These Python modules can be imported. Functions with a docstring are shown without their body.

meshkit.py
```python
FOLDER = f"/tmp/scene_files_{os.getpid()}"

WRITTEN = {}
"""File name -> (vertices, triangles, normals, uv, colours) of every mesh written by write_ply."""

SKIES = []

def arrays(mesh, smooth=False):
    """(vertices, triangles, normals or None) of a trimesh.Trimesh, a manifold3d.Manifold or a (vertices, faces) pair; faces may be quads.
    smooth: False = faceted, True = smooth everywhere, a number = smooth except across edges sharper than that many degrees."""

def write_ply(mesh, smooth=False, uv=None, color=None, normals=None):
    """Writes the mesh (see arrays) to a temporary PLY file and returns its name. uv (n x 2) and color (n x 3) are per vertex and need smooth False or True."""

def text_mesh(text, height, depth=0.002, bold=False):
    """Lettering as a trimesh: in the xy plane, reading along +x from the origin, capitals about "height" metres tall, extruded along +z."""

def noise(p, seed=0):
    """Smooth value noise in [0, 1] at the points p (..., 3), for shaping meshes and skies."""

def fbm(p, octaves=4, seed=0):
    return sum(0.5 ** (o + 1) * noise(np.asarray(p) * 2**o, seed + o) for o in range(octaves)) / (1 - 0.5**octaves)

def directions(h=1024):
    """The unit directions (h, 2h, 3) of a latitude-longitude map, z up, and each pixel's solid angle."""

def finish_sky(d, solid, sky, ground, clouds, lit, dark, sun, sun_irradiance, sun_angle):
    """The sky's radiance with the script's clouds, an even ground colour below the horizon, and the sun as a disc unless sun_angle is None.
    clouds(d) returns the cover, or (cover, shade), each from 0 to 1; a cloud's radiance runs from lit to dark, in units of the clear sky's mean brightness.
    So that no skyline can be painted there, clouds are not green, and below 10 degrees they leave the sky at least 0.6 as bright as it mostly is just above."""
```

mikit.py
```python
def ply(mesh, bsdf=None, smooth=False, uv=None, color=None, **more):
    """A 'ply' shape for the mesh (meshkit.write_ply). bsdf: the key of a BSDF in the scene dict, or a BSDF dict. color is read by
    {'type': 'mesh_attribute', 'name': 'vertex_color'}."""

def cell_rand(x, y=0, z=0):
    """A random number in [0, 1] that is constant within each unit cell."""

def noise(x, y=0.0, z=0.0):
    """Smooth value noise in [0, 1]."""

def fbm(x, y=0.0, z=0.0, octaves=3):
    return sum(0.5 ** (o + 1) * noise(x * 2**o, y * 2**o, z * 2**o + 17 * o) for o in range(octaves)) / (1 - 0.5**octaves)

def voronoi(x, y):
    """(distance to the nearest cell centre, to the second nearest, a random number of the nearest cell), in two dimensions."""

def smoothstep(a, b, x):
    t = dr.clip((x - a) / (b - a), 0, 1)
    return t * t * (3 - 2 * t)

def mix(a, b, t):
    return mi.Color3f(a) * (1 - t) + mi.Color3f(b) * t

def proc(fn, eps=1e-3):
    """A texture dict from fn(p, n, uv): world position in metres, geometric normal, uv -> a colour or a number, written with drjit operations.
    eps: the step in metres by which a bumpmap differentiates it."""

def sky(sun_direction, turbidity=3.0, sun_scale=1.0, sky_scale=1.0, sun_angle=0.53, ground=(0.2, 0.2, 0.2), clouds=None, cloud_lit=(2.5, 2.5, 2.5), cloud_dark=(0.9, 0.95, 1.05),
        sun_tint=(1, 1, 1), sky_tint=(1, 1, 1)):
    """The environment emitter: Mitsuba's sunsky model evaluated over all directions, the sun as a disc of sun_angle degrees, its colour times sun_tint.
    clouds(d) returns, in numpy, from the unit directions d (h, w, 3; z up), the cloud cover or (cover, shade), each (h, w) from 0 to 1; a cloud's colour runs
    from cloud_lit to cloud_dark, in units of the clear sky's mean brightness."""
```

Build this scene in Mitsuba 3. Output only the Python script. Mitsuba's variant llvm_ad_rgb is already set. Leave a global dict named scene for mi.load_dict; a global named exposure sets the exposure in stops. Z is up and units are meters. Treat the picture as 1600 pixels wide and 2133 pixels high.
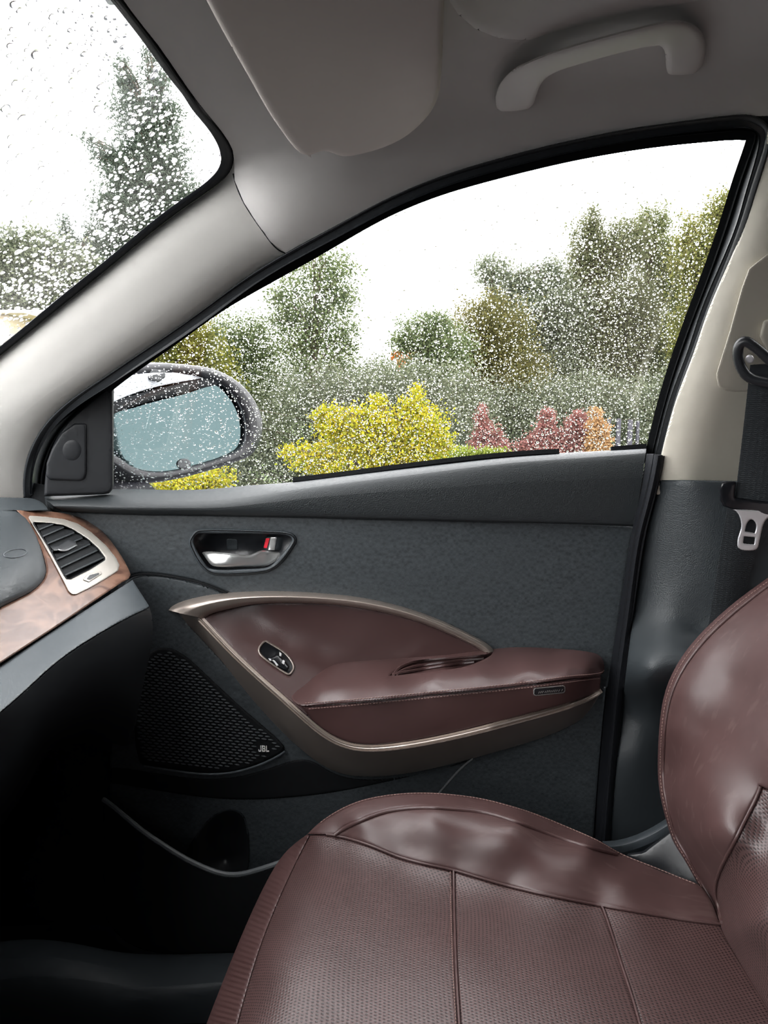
import math, numpy as np, trimesh, shapely, mitsuba as mi, drjit as dr, mikit, meshkit
from shapely.geometry import Polygon, LineString
from scipy.interpolate import RBFInterpolator, PchipInterpolator, LinearNDInterpolator, NearestNDInterpolator, make_interp_spline
from scipy.spatial import Delaunay
T = mi.ScalarTransform4f
scene, labels = {}, {}
# ---------------------------------------------------------------- camera, sky, exposure
F, PITCH, CAM = 1600.0, math.radians(8.0), np.array([0.0, 0.0, 1.30])
FWD = np.array([0, math.cos(PITCH), -math.sin(PITCH)]); UP = np.array([0, math.sin(PITCH), math.cos(PITCH)]); RIGHT = np.array([1.0, 0, 0])
scene['camera'] = {'type': 'perspective', 'fov': 2 * math.degrees(math.atan(800 / F)), 'fov_axis': 'x', 'near_clip': 0.01, 'far_clip': 500.0,
                   'to_world': T().look_at(origin=CAM.tolist(), target=(CAM + FWD).tolist(), up=UP.tolist())}
def overcast(d):
    s = meshkit.fbm(d * np.array([2.2, 2.2, 4.0]), 4, seed=5)
    return np.ones(d.shape[:2]), np.clip((s - 0.45) * 1.2, 0, 1) * 0.5
scene['sky'] = mikit.sky((0.5, -0.3, 0.8), turbidity=6.0, sun_scale=0.0, sky_scale=1.0, ground=(0.16, 0.17, 0.15), clouds=overcast,
                         cloud_lit=(1.0, 1.0, 1.0), cloud_dark=(0.80, 0.83, 0.86))
exposure = 6.0
# ---------------------------------------------------------------- rays through the photograph: where a surface of known depth stands
def D(q):
    q = np.atleast_2d(np.asarray(q, float))[:, :2]
    return FWD + (q[:, :1] - 800) / F * RIGHT + (1066.5 - q[:, 1:2]) / F * UP
def to_px(p):
    r = np.atleast_2d(p) - CAM; w = r @ FWD
    return np.stack([800 + F * (r @ RIGHT) / w, 1066.5 - F * (r @ UP) / w], 1)
def dY(y): return lambda q: y / D(q)[:, 1]
def dZ(z): return lambda q: z / D(q)[:, 2]
def dX(x): return lambda q: x / D(q)[:, 0]
def dpl(n, k):  # plane n . (p - CAM) = k
    n = np.asarray(n, float); return lambda q: k / (D(q) @ n)
def dthree(a, b, c):
    a, b, c = (np.asarray(v, float) - CAM for v in (a, b, c)); n = np.cross(b - a, c - a); return dpl(n, n @ a)
def tval(c):
    d = D([c[:2]])[0]
    if len(c) == 3: return c[2] / d[1]
    k, v = c[2], c[3]
    return v([c[:2]])[0] if callable(v) else v / d['xyz'.index(k)]
def dctl(*ctl, smooth=0.0):  # depth through scattered control points (px, py, y) or (px, py, axis, value); planes are met exactly
    q = np.array([c[:2] for c in ctl], float) / 1000; w = np.array([1 / tval(c) for c in ctl])
    f = RBFInterpolator(q, w, kernel='thin_plate_spline', degree=1, smoothing=smooth)
    return lambda p: 1 / f(np.atleast_2d(np.asarray(p, float))[:, :2] / 1000)
def off(dep, k):  # the same surface k metres nearer
    return lambda q: dep(q) - k / np.linalg.norm(D(q), axis=1)
def P(q, dep): return CAM + dep(q)[:, None] * D(q)
def PY(x, y, Y): return P([(x, y)], dY(Y))[0]
# ---------------------------------------------------------------- curves
def spl(pts, n=60, k=3):
    p = np.asarray(pts, float); s = np.r_[0, np.cumsum(np.sqrt(np.linalg.norm(np.diff(p, axis=0), axis=1)))]
    if len(p) < 3 or k == 1:
        return np.stack([np.interp(np.linspace(0, s[-1], n), s, p[:, i]) for i in range(p.shape[1])], 1)
    c = make_interp_spline(s, p, k=min(k, len(p) - 1)); q = c(np.linspace(0, s[-1], 6 * n))
    a = np.r_[0, np.cumsum(np.linalg.norm(np.diff(q, axis=0), axis=1))]
    return np.stack([np.interp(np.linspace(0, a[-1], n), a, q[:, i]) for i in range(p.shape[1])], 1)
def loop(pts, n=120):
    p = np.asarray(pts, float); p = np.vstack([p[-3:], p, p[:4]]); s = np.r_[0, np.cumsum(np.sqrt(np.linalg.norm(np.diff(p, axis=0), axis=1)))]
    return make_interp_spline(s, p, k=3)(np.linspace(s[3], s[-4], n + 1)[:-1])
def path(*segs): return np.vstack([spl(s, 40) if len(s) > 2 else np.asarray(s, float) for s in segs])
def rnd(pts, r):
    g = Polygon(pts).buffer(0); g = g.buffer(-r).buffer(2 * r).buffer(-r); return np.array(g.exterior.coords)[:-1]
# ---------------------------------------------------------------- meshes
def normals_px(q, dep, e=1.0):
    a = P(q + [e, 0], dep) - P(q - [e, 0], dep); b = P(q + [0, e], dep) - P(q - [0, e], dep)
    n = np.cross(a, b); n /= np.linalg.norm(n, axis=1, keepdims=True) + 1e-15
    return n * -np.sign((n * D(q)).sum(1, keepdims=True))
def patch(outline, dep, thick=.008, r=6, drop=.003, s=7, g=16, holes=(), extra=None):
    """A panel with rounded edges: its outline as the photograph shows it, set on the surface dep, thick metres of body behind it."""
    poly = Polygon(outline, [h for h in holes]).buffer(0)
    if poly.geom_type != 'Polygon': poly = max(poly.geoms, key=lambda z: z.area)
    pts = []
    for i, f in enumerate((0, .07, .25, .55, 1.0)):
        z = poly.buffer(-r * f) if f else poly
        for gg in getattr(z, 'geoms', [z]):
            for ring in ([gg.exterior, *gg.interiors] if not gg.is_empty else []):
                m = max(6, int(ring.length / s)); pts += [np.array(ring.interpolate(j / m, normalized=True).coords[0]) for j in range(m)]
                if i == 0: pts += [np.array(c) for c in ring.coords[:-1]]
    x0, y0, x1, y1 = poly.bounds
    X, Y = np.meshgrid(np.arange(x0, x1, g), np.arange(y0, y1, g * .866)); X = X + (np.arange(len(X)) % 2)[:, None] * g / 2
    grid = np.stack([X.ravel(), Y.ravel()], 1); inner = poly.buffer(-(r + g * .45))
    if not inner.is_empty: pts += list(grid[shapely.contains_xy(inner, grid[:, 0], grid[:, 1])])
    q = np.unique(np.round(np.array(pts), 2), axis=0); tri = Delaunay(q).simplices; c = q[tri].mean(1)
    a, b = q[tri[:, 1]] - q[tri[:, 0]], q[tri[:, 2]] - q[tri[:, 0]]; ar = a[:, 0] * b[:, 1] - a[:, 1] * b[:, 0]
    tri = tri[shapely.contains_xy(poly.buffer(.02), c[:, 0], c[:, 1]) & (np.abs(ar) > .02)]
    dist = shapely.distance(shapely.points(q), poly.boundary)
    n = normals_px(q, dep); u = np.clip(dist / r, 0, 1)
    h = -drop * (1 - np.sqrt(np.maximum(0, 1 - (1 - u) ** 2)))
    if extra is not None: h = h + extra(q, dist)
    base = P(q, dep); ray = D(q); top = base - ray / np.linalg.norm(ray, axis=1, keepdims=True) * h[:, None]; bot = base + ray / np.linalg.norm(ray, axis=1, keepdims=True) * thick
    fn = np.cross(top[tri[:, 1]] - top[tri[:, 0]], top[tri[:, 2]] - top[tri[:, 0]])
    flip = (fn * n[tri[:, 0]]).sum(1) < 0; tri[flip] = tri[flip][:, ::-1]
    e = np.vstack([tri[:, [0, 1]], tri[:, [1, 2]], tri[:, [2, 0]]]); key = np.sort(e, 1)
    _, inv, cnt = np.unique(key, axis=0, return_inverse=True, return_counts=True); eb = e[cnt[inv.ravel()] == 1]; N = len(q)
    wall = np.vstack([np.stack([eb[:, 1], eb[:, 0], eb[:, 0] + N], 1), np.stack([eb[:, 1], eb[:, 0] + N, eb[:, 1] + N], 1)])
    return trimesh.Trimesh(np.vstack([top, bot]), np.vstack([tri, tri[:, ::-1] + N, wall]), process=False)
def grid_mesh(V, thick, facing=None):
    m, n = V.shape[:2]; du, dv = np.gradient(V, axis=1), np.gradient(V, axis=0)
    N = np.cross(du, dv); N /= np.linalg.norm(N, axis=2, keepdims=True) + 1e-15
    to = (CAM if facing is None else np.asarray(facing)) - V
    if (N * to).sum() < 0: N = -N
    B = V - N * thick; i, j = np.meshgrid(np.arange(m - 1), np.arange(n - 1), indexing='ij'); a = (i * n + j).ravel()
    f = np.vstack([np.stack([a, a + 1, a + n + 1], 1), np.stack([a, a + n + 1, a + n], 1)])
    if (np.cross(V[0, 1] - V[0, 0], V[1, 1] - V[0, 0]) @ N[0, 0]) < 0: f = f[:, ::-1]
    K = m * n; rim = np.r_[np.arange(n), np.arange(2 * n - 1, K, n), np.arange(K - 2, K - n - 1, -1), np.arange(K - 2 * n, 0, -n)]; nx = np.roll(rim, -1)
    w = np.vstack([np.stack([rim, nx, nx + K], 1), np.stack([rim, nx + K, rim + K], 1)])
    t = trimesh.Trimesh(np.vstack([V.reshape(-1, 3), B.reshape(-1, 3)]), np.vstack([f, f[:, ::-1] + K, w]), process=False)
    return t
def surf(rows, n=90, m=28, across='pchip', k=3):
    R = np.stack([spl(r, n, k) for r in rows]); s = np.r_[0, np.cumsum(np.linalg.norm(np.diff(R, axis=0), axis=2).mean(1))]
    u = np.linspace(0, s[-1], m); u = np.unique(np.r_[u, s])
    if across == 'pchip' and len(rows) > 2: return PchipInterpolator(s, R, axis=0)(u)
    if across == 'cubic' and len(rows) > 3: return make_interp_spline(s, R, k=3, axis=0)(u)
    return np.stack([[np.interp(u, s, R[:, j, c]) for c in range(3)] for j in range(n)], 0).transpose(2, 0, 1)
def loft(rows, thick=.006, n=90, m=28, across='pchip', k=3): return grid_mesh(surf(rows, n, m, across, k), thick)
def row(dep, *pts): return P(np.array(pts, float), dep)
def rowY(*pts): return np.array([PY(*p) for p in pts])
def tube(pts, r, sides=8, n=None, closed=False, flat=None):
    p = np.asarray(pts, float)
    if n: p = spl(p, n)
    t = np.gradient(p, axis=0)
    if closed: t = np.roll(p, -1, 0) - np.roll(p, 1, 0)
    t /= np.linalg.norm(t, axis=1, keepdims=True) + 1e-15
    ref = CAM - p; a = np.cross(t, ref); a /= np.linalg.norm(a, axis=1, keepdims=True) + 1e-15; b = np.cross(a, t)
    w = np.arange(sides) * 2 * np.pi / sides; rr = np.broadcast_to(np.asarray(r, float), (len(p),))[:, None, None]
    v = p[:, None] + rr * (np.cos(w)[None, :, None] * a[:, None] + (flat or 1) * np.sin(w)[None, :, None] * b[:, None])
    k = len(p); i, j = np.meshgrid(np.arange(k if closed else k - 1), np.arange(sides), indexing='ij'); i2 = (i + 1) % k; j2 = (j + 1) % sides
    A, B, C, E = (x.ravel() for x in (i * sides + j, i * sides + j2, i2 * sides + j2, i2 * sides + j)); f = [np.stack([A, B, C], 1), np.stack([A, C, E], 1)]
    v = v.reshape(-1, 3)
    if not closed:
        v = np.vstack([v, p[0], p[-1]]); o = (k - 1) * sides; s_ = np.arange(sides); f += [np.stack([(s_ + 1) % sides, s_, s_ * 0 + k * sides], 1), np.stack([o + s_, o + (s_ + 1) % sides, s_ * 0 + k * sides + 1], 1)]
    return trimesh.Trimesh(v, np.vstack(f), process=False)
def join(ms): return trimesh.util.concatenate(ms)
def rbox(ext, at=(0, 0, 0), r=.002):
    m = trimesh.creation.box(np.asarray(ext, float)); m = m.subdivide(); c = np.array(ext) / 2
    v = m.vertices; inner = np.clip(v, -(c - r), c - r); d = v - inner; l = np.linalg.norm(d, axis=1, keepdims=True)
    m.vertices = inner + d / np.maximum(l, 1e-12) * np.minimum(l, r) + np.asarray(at, float); return m
def stitches(p3, step, length, r):
    d = np.r_[0, np.cumsum(np.linalg.norm(np.diff(p3, axis=0), axis=1))]; out = []
    for s in np.arange(step / 2, d[-1] - step, step):
        a, b = (np.array([np.interp(x, d, p3[:, i]) for i in range(3)]) for x in (s, s + length)); out.append(tube([a, (a + b) / 2 + (CAM - a) / np.linalg.norm(CAM - a) * r * .5, b], [r * .6, r, r * .6], 5))
    return join(out)
def add(key, mesh, bsdf, smooth=35, label=None, cat=None, group=None, kind=None, **kw):
    k, i = key, 0
    while k in scene: i += 1; k = f'{key}_{i:03d}'
    scene[k] = mikit.ply(mesh, bsdf, smooth=smooth, **kw)
    tag(k, label, cat, group, kind); return k
def tag(k, label=None, cat=None, group=None, kind=None):
    d = {a: b for a, b in dict(label=label, category=cat, group=group, kind=kind).items() if b}
    if d: labels[k] = d
# ---------------------------------------------------------------- materials
def lin(*c): return [((x / 255 + .055) / 1.055) ** 2.4 if x > 10 else x / 255 / 12.92 for x in c]
def rgb(*c): return {'type': 'rgb', 'value': list(c)}
def mat(name, color, rough=.5, bump=None, scale=1.0, eps=5e-4, **kw):
    b = {'type': 'principled', 'base_color': color if isinstance(color, dict) else rgb(*color), 'roughness': rough, **kw}
    if bump is not None: b = {'type': 'bumpmap', 'height': mikit.proc(bump, eps), 'scale': scale, 'inner': b}
    scene[name] = {'type': 'twosided', 'front': b}; return name
def grain(p, n, uv):
    a, b, c = mikit.voronoi(p.x * 420 + p.z * 90, p.z * 420 + p.y * 420)
    return .00026 * mikit.smoothstep(0.0, .35, b - a) + .00020 * mikit.noise(p.x * 900, p.y * 900, p.z * 900)
def felt(p, n, uv): return .00022 * mikit.fbm(p.x * 420, p.y * 420, p.z * 420, octaves=3) + .00015 * mikit.noise(p.x * 150, p.y * 150, p.z * 150)
def cloth(p, n, uv): return .00010 * mikit.fbm(p.x * 900, p.y * 900, p.z * 900, octaves=2)
def hide(p, n, uv):
    a, b, c = mikit.voronoi(p.x * 700 + p.z * 300, p.y * 700 + p.z * 650)
    return .00006 * mikit.smoothstep(0, .4, b - a) + .00012 * mikit.fbm(p.x * 60 + p.z * 30, p.y * 160, p.z * 90, octaves=3)
def perf_dots(p):
    u, v = p.y * 275, (p.x + p.z) * 275
    row_ = dr.floor(v); du = u + .5 * (row_ - 2 * dr.floor(row_ / 2)); fu, fv = du - dr.floor(du) - .5, v - row_ - .5
    return mikit.smoothstep(.34, .20, dr.sqrt(fu * fu + fv * fv))
def perf_h(p, n, uv): return -.0002 * perf_dots(p) + .0003 * mikit.fbm(p.x * 14, p.y * 14, p.z * 14, octaves=2)
BROWN = lin(70, 50, 49)
def perf_c(p, n, uv): return mikit.mix(mi.Color3f(*BROWN) * (.85 + .3 * mikit.fbm(p.x * 30, p.y * 30, p.z * 30)), mi.Color3f(.006, .004, .004), perf_dots(p) * .8)
def hide_c(p, n, uv):
    w = mikit.smoothstep(.60, .80, mikit.fbm(p.x * 26 + p.z * 20, p.y * 120, p.z * 40, octaves=3))
    return mikit.mix(mi.Color3f(*BROWN) * (.85 + .3 * mikit.fbm(p.x * 30, p.y * 30, p.z * 30)), mi.Color3f(.14, .10, .09), w * .16)
def burl(p, n, uv):
    a = mikit.fbm(p.x * 18, p.y * 9, p.z * 18, octaves=3); b = mikit.fbm(p.x * 60 + a * 9, p.y * 22 + a * 7, p.z * 60, octaves=3)
    c = mikit.noise(p.y * 14 + b * 3, p.x * 70 + a * 4)
    return mikit.mix(mikit.mix((.075, .034, .022), (.165, .088, .058), mikit.smoothstep(.3, .7, b)), (.05, .02, .012), mikit.smoothstep(.55, .9, c) * .6)
def road(p, n, uv):
    a = mikit.fbm(p.x * .6, p.y * .6, octaves=4); g = mikit.smoothstep(5.6, 7.0, p.y + a * 2.0)
    return mikit.mix(mi.Color3f(.10, .10, .105) * (.6 + .8 * a), mi.Color3f(.07, .11, .025) * (.6 + .8 * a), g)
def webbing(p, n, uv): return .0004 * dr.sin(p.z * 2600 + dr.abs(dr.sin(p.x * 500)) * 3)
mat('black_plastic', lin(46, 51, 54), .45, grain, 1.0, specular=.45)
mat('dash_plastic', lin(54, 60, 64), .45, grain, 1.0, specular=.5)
def vinyl_c(p, n, uv):
    a = mikit.fbm(p.x * 260, p.y * 260, p.z * 260, octaves=3)
    return mi.Color3f(*lin(53, 58, 61)) * (.55 + .9 * a)
mat('sill_plastic', lin(37, 41, 43), .48, grain, 1.2, specular=.4)
mat('lip_highlight_seam_grey', lin(92, 96, 98), .35, specular=.5)  # paler grey: pocket lip highlight put into the colour; also a door seam
mat('door_vinyl', {**mikit.proc(vinyl_c)}, .55, felt, 1.6, specular=.4)
mat('smooth_black', lin(30, 32, 35), .35, specular=.5)
mat('mirror_black', lin(16, 16, 20), .4, specular=.25)
mat('gloss_black', lin(18, 19, 22), .12, specular=.5)
mat('rubber', lin(32, 35, 38), .42, specular=.4)
mat('sail_black', lin(24, 26, 29), .5, specular=.35)
mat('lettering', lin(200, 200, 200), .5)
mat('seal_black', lin(20, 22, 26), .65, specular=.2)
mat('dull_black', lin(16, 18, 20), .8, specular=.2)
mat('carpet', lin(24, 26, 29), .95, felt, 4.0, specular=.1)
mat('headliner', lin(182, 179, 176), .92, cloth, 1.0, specular=.15)
mat('pillar_cloth', lin(153, 151, 147), .9, cloth, 1.0, specular=.2)
mat('pillar_plastic', lin(190, 185, 172), .6, cloth, .6, specular=.35)
mat('handle_plastic', lin(182, 177, 173), .55, specular=.35)
mat('visor_vinyl', lin(184, 175, 170), .8, cloth, 1.0, specular=.2)
mat('brown_leather', {**mikit.proc(hide_c)}, .43, hide, 1.6, specular=.6)
mat('plain_leather', BROWN, .37, grain, .5, specular=.6)
mat('perforated_leather', {**mikit.proc(perf_c)}, .43, perf_h, 1.0, specular=.7)
mat('thread', lin(124, 98, 92), .7)
mat('bronze_trim', lin(160, 149, 141), .31, metallic=.65, specular=.5)
mat('silver', lin(205, 206, 205), .28, metallic=.8, specular=.5)
mat('satin_silver', lin(172, 167, 159), .4, metallic=.5, specular=.5)
mat('steel', lin(196, 196, 198), .35, metallic=.6, specular=.5)
mat('red_mark', lin(205, 30, 48), .4)
mat('wood_trim', {**mikit.proc(burl)}, .30, specular=.4, clearcoat=.4, clearcoat_gloss=.9)
mat('mirror_reflected_teal', lin(54, 66, 67), .02, metallic=1.0)  # reflected teal of the car window put into the base colour
mat('body_paint', lin(150, 153, 158), .3, metallic=.4, clearcoat=1.0)
mat('reflected_white', lin(210, 214, 220), .3, specular=.5, clearcoat=.6)  # white of the band reflected in the wing mirror
mat('belt_web', lin(34, 38, 41), .7, webbing, 1.0, specular=.3)
mat('ground', {**mikit.proc(road)}, .75, specular=.2)
mat('wood_bark', lin(84, 74, 62), .9)
mat('terracotta', lin(190, 110, 70), .8)
mat('render_wall', lin(190, 175, 150), .85)
mat('post_metal', lin(50, 48, 58), .6)
scene['leaf'] = {'type': 'principledthin', 'base_color': {'type': 'mesh_attribute', 'name': 'vertex_color'}, 'roughness': .55, 'diff_trans': .7, 'spec_trans': 0.0}
scene['glass'] = {'type': 'thindielectric', 'int_ior': 1.5}
scene['glass_screen'] = {'type': 'thindielectric', 'int_ior': 1.2}
scene['water'] = {'type': 'dielectric', 'int_ior': 1.33, 'ext_ior': 1.0}
# ---------------------------------------------------------------- the shell: glass planes, door opening, pillars, roof
GN = (0, 1, .45); GP, GI = dpl(GN, 1.073), dpl(GN, 1.013)
A3, B3 = PY(0, 735, 1.02), PY(465, 350, .90); C3 = P([(240, 0)], dX(-.185))[0]; WP = dthree(A3, B3, C3)
K_OUT = [(49, 1035), (52, 970), (70, 920), (100, 875), (150, 830), (210, 790), (270, 750), (345, 700), (430, 640), (510, 580), (595, 527), (700, 470), (800, 417), (900, 374), (1000, 341), (1200, 290), (1400, 255), (1520, 240), (1572, 241), (1603, 265), (1604, 310), (1578, 400), (1550, 490), (1486, 640), (1452, 738), (1416, 834), (1385, 950), (1374, 996)]
K_IN = [(94, 1034), (97, 985), (113, 935), (140, 893), (185, 847), (237, 797), (295, 752), (370, 698), (450, 640), (525, 598), (610, 552), (705, 496), (800, 442), (900, 400), (1000, 370), (1200, 322), (1400, 292), (1520, 281), (1560, 277), (1566, 281), (1564, 292), (1540, 355), (1520, 415), (1462, 590), (1420, 700), (1385, 810), (1358, 915), (1347, 960)]
W_OUT = [(-330, 1000), (-160, 868), (0, 742), (120, 645), (240, 548), (355, 455), (440, 395), (476, 362), (487, 330), (479, 300), (455, 265), (420, 225), (400, 196), (380, 168), (330, 95), (257, 0), (170, -118)]
W_IN = [(-345, 983), (-172, 848), (0, 722), (118, 625), (235, 530), (345, 440), (425, 383), (455, 352), (460, 325), (450, 295), (428, 262), (398, 225), (382, 200), (360, 172), (300, 90), (230, 0), (140, -124)]
GLASS = [(x, y) for x, y in K_IN]
sill = [(86, 1028), (150, 1026), (237, 1019), (330, 1020), (430, 1019), (520, 1011), (610, 1004), (760, 986), (900, 969), (1050, 953), (1150, 946), (1250, 940), (1347, 935)]
# side glass: the pane runs a little into its channel all round
so = np.array(spl(K_IN, 200)); si_ = np.array(spl(sill, 80))
gpoly = Polygon(np.vstack([so, [(1350, 980)], si_[::-1] + [0, 26]])).buffer(5)
def sheet(poly, dep):
    q, f = trimesh.creation.triangulate_polygon(poly.simplify(.4), engine='earcut'); return trimesh.Trimesh(P(q, dep), f, process=False)
# windshield seal and glass
zo, zi = spl(W_OUT, 160), spl(W_IN, 160); zm = (zo + zi) / 2
e1 = (C3 - B3) / np.linalg.norm(C3 - B3); wn = np.cross(B3 - A3, C3 - A3); wn /= np.linalg.norm(wn); e2 = np.cross(e1, wn); e2 *= -np.sign(e2[2]); wn *= np.sign((CAM - B3) @ wn)
edge3 = P(zm, WP); ext = [edge3[-1] + e1 * (edge3[-1][1] + .75)]; ext += [ext[0] + e2 * 1.0, edge3[0] + e2 * .5]
ab = np.array([[(p - B3) @ e1, (p - B3) @ e2] for p in [*edge3, *ext]])
q, f = trimesh.creation.triangulate_polygon(Polygon(ab), engine='earcut')
add('window_1', trimesh.Trimesh(B3 + q[:, :1] * e1 + q[:, 1:] * e2, f, process=False), 'glass_screen', smooth=False, label='wet windshield glass covered in raindrops', kind='structure')
rows = [P(zo * 1.25 - zi * .25, off(WP, .001)), P(zo, off(WP, .004)), P(zo * .75 + zi * .25, off(WP, .012)), P(zm, off(WP, .012)), P(zi, off(WP, .002))]
add('window_1__seal', loft(rows, .004, 160, 10), 'seal_black', 60, label='black border seal of the windshield')
# A-pillar trim
mid = []
a, b = spl([(-420, 1085)] + W_OUT[:9], 60), spl([(40, 1110)] + K_OUT[:12], 60)
a3, b3 = P(a, off(WP, .006)), P(b, off(GI, -.004)); tap = (1 - np.clip((np.linspace(0, 1, 60) - .72) / .28, 0, 1) ** 1.5)[:, None]
inw = np.array([.35, -.9, .1]); inw /= np.linalg.norm(inw)
rws = [a3]
for w, h in ((.08, .010), (.3, .026), (.55, .030), (.8, .024), (.93, .012)): rws.append(a3 * (1 - w) + b3 * w + inw * h * (.35 + .65 * tap))
rws.append(b3)
pil = surf(rws, 90, 40, 'cubic')
add('trim_1', grid_mesh(pil, .006), 'pillar_cloth', 60, label='pale grey cloth windshield pillar trim left of the side window', kind='structure')
# roof lining
def depth_of(grid):
    g = grid.reshape(-1, 3); w = (g - CAM) @ FWD; g, w = g[w > .15], w[w > .15]; f0, f1 = LinearNDInterpolator(to_px(g), w), NearestNDInterpolator(to_px(g), w)
    def f(q):
        q = np.atleast_2d(q)[:, :2]; v = f0(q); return np.where(np.isnan(v), f1(q), v)
    return f
pdep = depth_of(pil)
low = P(spl(K_OUT[10:19], 200), GI)
def lowat(x):
    if x <= low[-1, 0]: return np.array([x, np.interp(x, low[:, 0], low[:, 1]), np.interp(x, low[:, 0], low[:, 2])])
    return low[-1] + [x - low[-1, 0], 0, .0]
zr = PchipInterpolator([-.2, 0, .12, .25, .42, .8, 1.9], np.array([.295, .315, .335, .352, .368, .39, .39]) + CAM[2])
st0 = [(-.20, -.75, CAM[2] + .20), (-.19, -.3, CAM[2] + .295), (-.187, .15, CAM[2] + .298)] + list(P([(257, 0), (330, 95), (400, 196), (455, 265), (479, 300), (488, 333)], off(WP, .011))) + list(P([(487, 368), (503, 412), (522, 445), (542, 474), (563, 503), (578, 519)], off(pdep, .006))) + [low[0]]
stat = [spl(st0, 70)]
for x in (-.04, 0, .06, .12, .2, .3, .42, .6, .9, 1.9):
    e = lowat(max(x, low[0, 0])); e[0] = x; z = float(zr(x))
    hz = z - e[2]
    stat.append(spl([(x, -.75, z - .11), (x, -.55, z - .02), (x, -.2, z), (x, .3, z), (x, .62, z - .012), (x, .76, z - .22 * hz), (x, .84, z - .45 * hz), (x, (.84 + e[1]) / 2 + .006, z - .74 * hz), e], 70))
roof = surf(stat, 70, 90)
roof_depth = depth_of(roof)
add('ceiling', grid_mesh(roof, .012, facing=(.2, .2, .8)), 'headliner', 60, label='grey cloth roof lining above the side window', kind='structure')
lip = rnd([(935, -140), (935, 0), (955, 30), (990, 60), (1040, 80), (1100, 84), (1170, 62), (1300, 30), (1450, 2), (1600, -20), (1760, -45), (1800, -140)], 25)
add('ceiling__roof_panel', patch(lip, off(roof_depth, .012), .012, 26, .010, 12, 30), 'headliner', 60, label='raised centre panel of the roof lining')
add('ceiling__seam', tube(P(spl([(486, 362), (503, 412), (522, 445), (542, 474), (563, 503), (578, 519), (594, 527)], 40), off(pdep, .004)), .0008, 6), 'dull_black')
scene['ceiling__roof_skin'] = mikit.ply(rbox((2.3, 1.5, .02), (.85, .15, 1.30 + .435), .005), 'body_paint', smooth=False)
labels['ceiling__roof_skin'] = {'label': 'outer metal roof skin'}
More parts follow.
